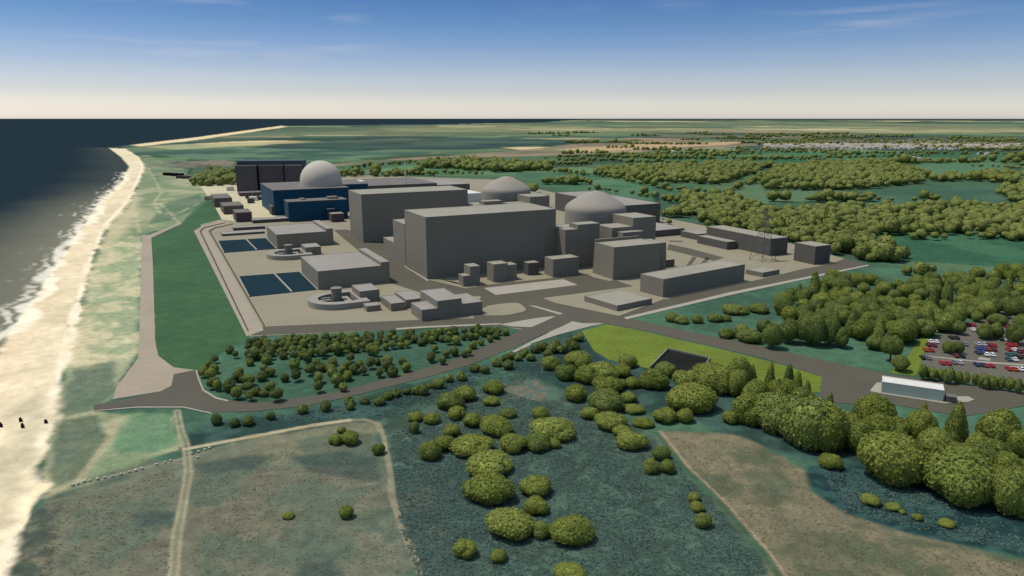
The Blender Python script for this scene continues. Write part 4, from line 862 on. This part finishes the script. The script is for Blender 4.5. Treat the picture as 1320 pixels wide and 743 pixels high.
# ------------------------------------------------------------------ far town
bm = bmesh.new(); box(bm, -6, 6, -4, 4, -.2, 5.5); hw = bpy.data.meshes.new('house'); 
r0 = [bm.verts.new(p) for p in ((-6.3, -4.4, 5.4), (6.3, -4.4, 5.4), (6.3, 4.4, 5.4), (-6.3, 4.4, 5.4), (-6.3, 0, 8.4), (6.3, 0, 8.4))]
rf = [bm.faces.new([r0[k] for k in f]) for f in ((0, 1, 5, 4), (2, 3, 4, 5), (1, 2, 5), (3, 0, 4), (3, 2, 1, 0))]
for f in rf[:2]: f.material_index = 1
bm.to_mesh(hw); bm.free()
M['render_wall'] = mat('white_render', (.60, .575, .52), amt=.05, scales=(.02, .1)); M['slate'] = mat('slate_roof', alb(188, 176, 160), amt=.25, scales=(.02, .1))
hw.materials.append(M['render_wall']); hw.materials.append(M['slate'])
tp = [(x, y) for x, y in ((rs.uniform(985, 1335), rs.gauss(187, 3.4)) for _ in range(2200)) if 180.5 < y < 192.5 + (x - 1000) / 300 and y > 180 + 3 * math.sin(x / 37)]
tp = sorted(tp, key=lambda q: -q[1])[:820]
tp += [(1130, 208.5), (1166, 207), (1176, 206), (1184, 206.5), (950, 191.5), (868, 197), (1262, 199.5), (1272, 200), (1300, 206), (1318, 206), (1010, 177)]
tp.sort(key=lambda q: -q[1])
for x, y in tp[:300]:
    p = un(x, y); o = link('house', hw); o.location = p; o.rotation_euler[2] = rs.uniform(-.5, .5); s = rs.uniform(.75, 1.3); o.scale = (s, s, s)
    tag(o, 'white house of the distant town below the horizon on the right' if y < 196 else 'white farmhouse among the fields in front of the distant town', 'house', 'houses of the distant town' if y < 196 else 'farmhouses in front of the distant town')
hv = np.array([v.co[:] for v in hw.vertices]); hf = [tuple(f.vertices) for f in hw.polygons]; hm = [f.material_index for f in hw.polygons]
V, FF, MI = [], [], []
for x, y in tp[300:]:
    p = un(x, y); a = rs.uniform(-.5, .5); s = rs.uniform(.8, 1.5); R3 = np.array([[math.cos(a), math.sin(a), 0], [-math.sin(a), math.cos(a), 0], [0, 0, 1]]) * s
    n = len(V) * len(hv); V.append(hv @ R3 + np.array([p.x, p.y, 0])); FF += [tuple(i + n for i in f) for f in hf]; MI += hm
me = bpy.data.meshes.new('town'); me.from_pydata(np.concatenate(V).tolist(), [], FF); me.materials.append(M['render_wall']); me.materials.append(M['slate'])
me.polygons.foreach_set('material_index', MI); me.update()
o = link('town', me); tag(o, 'mass of white houses at the back of the distant town', 'town', None, 'stuff')
# ------------------------------------------------------------------ parked cars
def car_meshes():
    b = bmesh.new()
    prof = [(-2.15, .35), (2.15, .35), (2.2, .62), (2.05, .86), (1.0, .95), (-1.55, .98), (-2.15, .88), (-2.2, .6)]
    for s in (0,):
        Lf = [b.verts.new((x, -.87, z)) for x, z in prof]; Rt = [b.verts.new((x, .87, z)) for x, z in prof]
        n = len(prof); b.faces.new(Lf); b.faces.new(Rt[::-1])
        for k in range(n): b.faces.new((Lf[(k + 1) % n], Lf[k], Rt[k], Rt[(k + 1) % n]))
    bmesh.ops.recalc_face_normals(b, faces=b.faces[:]); bmesh.ops.bevel(b, geom=b.edges[:], offset=.06, segments=2, affect='EDGES')
    rv = [b.verts.new(p) for p in ((-1.05, -.62, 1.43), (.35, -.62, 1.43), (.35, .62, 1.43), (-1.05, .62, 1.43), (-1.1, -.64, 1.38), (.42, -.64, 1.38), (.42, .64, 1.38), (-1.1, .64, 1.38))]
    for f in ((0, 1, 2, 3), (4, 5, 1, 0), (5, 6, 2, 1), (6, 7, 3, 2), (7, 4, 0, 3)): b.faces.new([rv[k] for k in f])
    body = bpy.data.meshes.new('body'); b.to_mesh(body); b.free()
    b = bmesh.new(); v = [b.verts.new(p) for p in ((-1.65, -.8, .95), (1.05, -.8, .93), (1.05, .8, .93), (-1.65, .8, .95), (-1.08, -.63, 1.375), (.4, -.63, 1.375), (.4, .63, 1.375), (-1.08, .63, 1.375))]
    for f in ((0, 1, 5, 4), (1, 2, 6, 5), (2, 3, 7, 6), (3, 0, 4, 7), (4, 5, 6, 7)): b.faces.new([v[k] for k in f])
    gl = bpy.data.meshes.new('windows'); b.to_mesh(gl); b.free(); gl.materials.append(M['glass'])
    b = bmesh.new(); tube(b, (0, -.1, 0), (0, .1, 0), .32, 14); wh = bpy.data.meshes.new('wheel'); b.to_mesh(wh); b.free(); wh.materials.append(M['tyre'])
    return body, gl, wh
BODY, GLASS, WHEEL = car_meshes(); BODY.materials.append(M['white'])
PAINT = {n: mat('car_paint_' + n, c, .35, .03, (1,), .5) for n, c in dict(red=(.42, .02, .02), maroon=(.16, .015, .03), white=(.75, .75, .73), silver=(.42, .43, .45), blue=(.05, .08, .26), navy=(.03, .04, .10), green=(.03, .12, .09), black=(.018, .018, .02), orange=(.42, .07, .02), grey=(.20, .21, .22)).items()}
def car(x, y, off, rz, paint, where):
    p = un(x, y); d = Vector((-math.sin(rz), math.cos(rz), 0)) * off
    t = thing('parked_car', '%s car %s' % (paint, where), 'car', (p.x + d.x, p.y + d.y, .12), rz, 'cars in the car park'); t.scale = (1.12, 1.12, 1.2)
    o = link('body', BODY, t); o.material_slots[0].link = 'OBJECT'; o.material_slots[0].material = PAINT[paint]
    link('windows', GLASS, t)
    for sx, sy in ((1.35, .8), (1.35, -.8), (-1.35, .8), (-1.35, -.8)): o = link('wheel', WHEEL, t); o.location = (sx, sy, .32)
RZ = math.radians(78)
CARS = [(1203, 442, 'white', 'white', 'at the far end of the left verge row'), (1200.5, 446.5, 'maroon', 'maroon', 'in the left verge row behind the orange ones'), (1197, 453, 'orange', 'red', 'in the left verge row beside the lime verge'), (1193, 463, 'black', 'grey', 'at the near end of the left verge row'),
 (1218.5, 470, 'red', 'red', 'at the left end of the front row'), (1233.5, 469, 'grey', 'silver', 'in the front row right of the red pair'), (1229.5, 437, 'black', 'black', 'behind the pair of island trees'), (1240, 445, 'black', 'grey', 'right of the pair of island trees'), (1236, 460.5, 'maroon', 'black', 'at the foot of the island trees'),
 (1264.5, 445.5, 'silver', 'silver', 'farthest in the middle row'), (1264.5, 451, 'blue', 'blue', 'second in the middle double row'), (1264, 456.5, 'navy', 'blue', 'nearest in the middle double row, left side'), (1277, 446.5, 'maroon', 'red', 'farthest on the right side of the middle rows'), (1277, 452, 'red', 'maroon', 'second on the right side of the middle rows'), (1275, 459, 'white', 'white', 'nearest on the right side of the middle rows'),
 (1304, 446.5, 'red', 'red', 'farthest in the right double row'), (1304, 452.5, 'red', 'white', 'second in the right double row'), (1304, 459, 'green', 'green', 'third in the right double row'), (1304, 465, 'green', 'white', 'nearest in the right double row'), (1317, 455, 'maroon', 'maroon', 'at the right edge, upper one'), (1317, 462, 'black', 'maroon', 'at the right edge, lower one'),
 (1274, 473, 'red', 'red', 'in the front row near the middle'), (1263, 472, 'navy', 'navy', 'in the front row left of the middle'), (1304, 477.5, 'red', 'orange', 'in the front row toward the right'), (1312, 477.5, 'white', 'white', 'in the front row at the right end'), (1293, 434, 'white', 'silver', 'in the back row under the trees'), (1293.5, 439, 'black', 'white', 'in the back row nearer the trees'),
 (1258, 427, 'white', 'grey', 'in the far row left of the tree clump'), (1251, 420, 'maroon', 'red', 'in the farthest row, left'), (1299, 421.5, 'red', 'maroon', 'in the farthest row, right'), (1201.5, 427.5, 'white', 'silver', 'at the far left entrance under the wood'), (1302, 411, 'black', 'grey', 'at the back right corner')]
for x, y, c1, c2, wh in CARS:
    car(x - .2, y, 1.35, RZ, c1, wh + ', left of a pair'); car(x, y, -1.35, RZ, c2, wh + ', right of a pair')
# ------------------------------------------------------------------ light, sky, camera
SUN = Vector((-.97, .24, 0)).normalized(); EL = math.radians(66)
sdir = Vector((SUN.x * math.cos(EL), SUN.y * math.cos(EL), math.sin(EL)))
ld = bpy.data.lights.new('sun', 'SUN'); ld.energy = 3.55; ld.angle = math.radians(.53); ld.color = (1, .95, .87)
so = bpy.data.objects.new('sun', ld); COL.objects.link(so); so.rotation_euler = sdir.to_track_quat('Z', 'Y').to_euler()
wd = bpy.data.worlds.new('World'); sc.world = wd; wd.use_nodes = True; nt = wd.node_tree; nt.nodes.clear()
out = nt.nodes.new('ShaderNodeOutputWorld'); bg = nt.nodes.new('ShaderNodeBackground'); sky = nt.nodes.new('ShaderNodeTexSky')
sky.sky_type = 'NISHITA'; sky.sun_disc = False; sky.sun_elevation = EL; sky.sun_rotation = math.atan2(SUN.x, SUN.y) % (2 * math.pi)
sky.altitude = 100; sky.air_density = 1.0; sky.dust_density = 1.0; sky.ozone_density = 1.5
bg.inputs['Strength'].default_value = .14
tc = nt.nodes.new('ShaderNodeTexCoord'); sep = nt.nodes.new('ShaderNodeSeparateXYZ'); nt.links.new(tc.outputs['Generated'], sep.inputs[0])
ramp = nt.nodes.new('ShaderNodeValToRGB'); nt.links.new(sep.outputs['Z'], ramp.inputs[0])
SKY_STOPS = [(0.0051, (0.4869, 0.4716, 0.5208)), (0.0337, (0.2954, 0.2928, 0.3489)), (0.0637, (0.2109, 0.2229, 0.2868)), (0.0932, (0.1436, 0.1753, 0.2535)), (0.1219, (0.0961, 0.1434, 0.2192)), (0.1482, (0.0739, 0.1177, 0.2007)), (0.22, (0.26, 0.27, 0.29)), (0.45, (0.42, 0.385, 0.335))]      # thin haze low down, deep blue above it (values x3)
cr = ramp.color_ramp
for k, (pos, c) in enumerate(SKY_STOPS):
    e = cr.elements[k] if k < 2 else cr.elements.new(pos)
    e.position = pos; e.color = (*c, 1)
mul = nt.nodes.new('ShaderNodeMix'); mul.data_type = 'RGBA'; mul.blend_type = 'MULTIPLY'; mul.inputs[0].default_value = 1
nt.links.new(sky.outputs[0], mul.inputs[6]); nt.links.new(ramp.outputs[0], mul.inputs[7])
cm = nt.nodes.new('ShaderNodeMapping'); cm.inputs['Scale'].default_value = (2.2, 2.2, 26); cm.inputs['Rotation'].default_value = (.02, .05, .3); nt.links.new(tc.outputs['Generated'], cm.inputs[0])
cn = noise(nt, cm.outputs[0], 1.6, 6, .6); cb = noise(nt, tc.outputs['Generated'], 3.1, 2)
cir = math_node(nt, 'MULTIPLY', remap(nt, cn, 0, 1, .52, .78), remap(nt, cb, 0, .5, .45, .65))
cir = math_node(nt, 'MULTIPLY', cir, remap(nt, sep.outputs['Z'], 0, 1, .02, .09))
cx_ = nt.nodes.new('ShaderNodeMix'); cx_.data_type = 'RGBA'; nt.links.new(cir, cx_.inputs[0])
x3 = nt.nodes.new('ShaderNodeVectorMath'); x3.operation = 'SCALE'; x3.inputs['Scale'].default_value = 3; nt.links.new(mul.outputs[2], x3.inputs[0])
nt.links.new(x3.outputs[0], cx_.inputs[6]); cx_.inputs[7].default_value = (4.6, 4.7, 5.1, 1)
nt.links.new(cx_.outputs[2], bg.inputs['Color']); nt.links.new(bg.outputs[0], out.inputs[0])
cd = bpy.data.cameras.new('camera'); co = bpy.data.objects.new('camera', cd); COL.objects.link(co); sc.camera = co
cd.sensor_fit = 'HORIZONTAL'; cd.sensor_width = 36; cd.lens = 36 * F / 1320; cd.clip_start = 1; cd.clip_end = 600000
co.location = (0, 0, H); co.rotation_euler = (math.pi / 2 - P, 0, 0)
sc.view_settings.view_transform = 'Standard'; sc.view_settings.look = 'None'; sc.view_settings.exposure = 0; sc.view_settings.gamma = 1; sc.view_settings.use_curve_mapping = False
sc.render.resolution_x = 1024; sc.render.resolution_y = 576
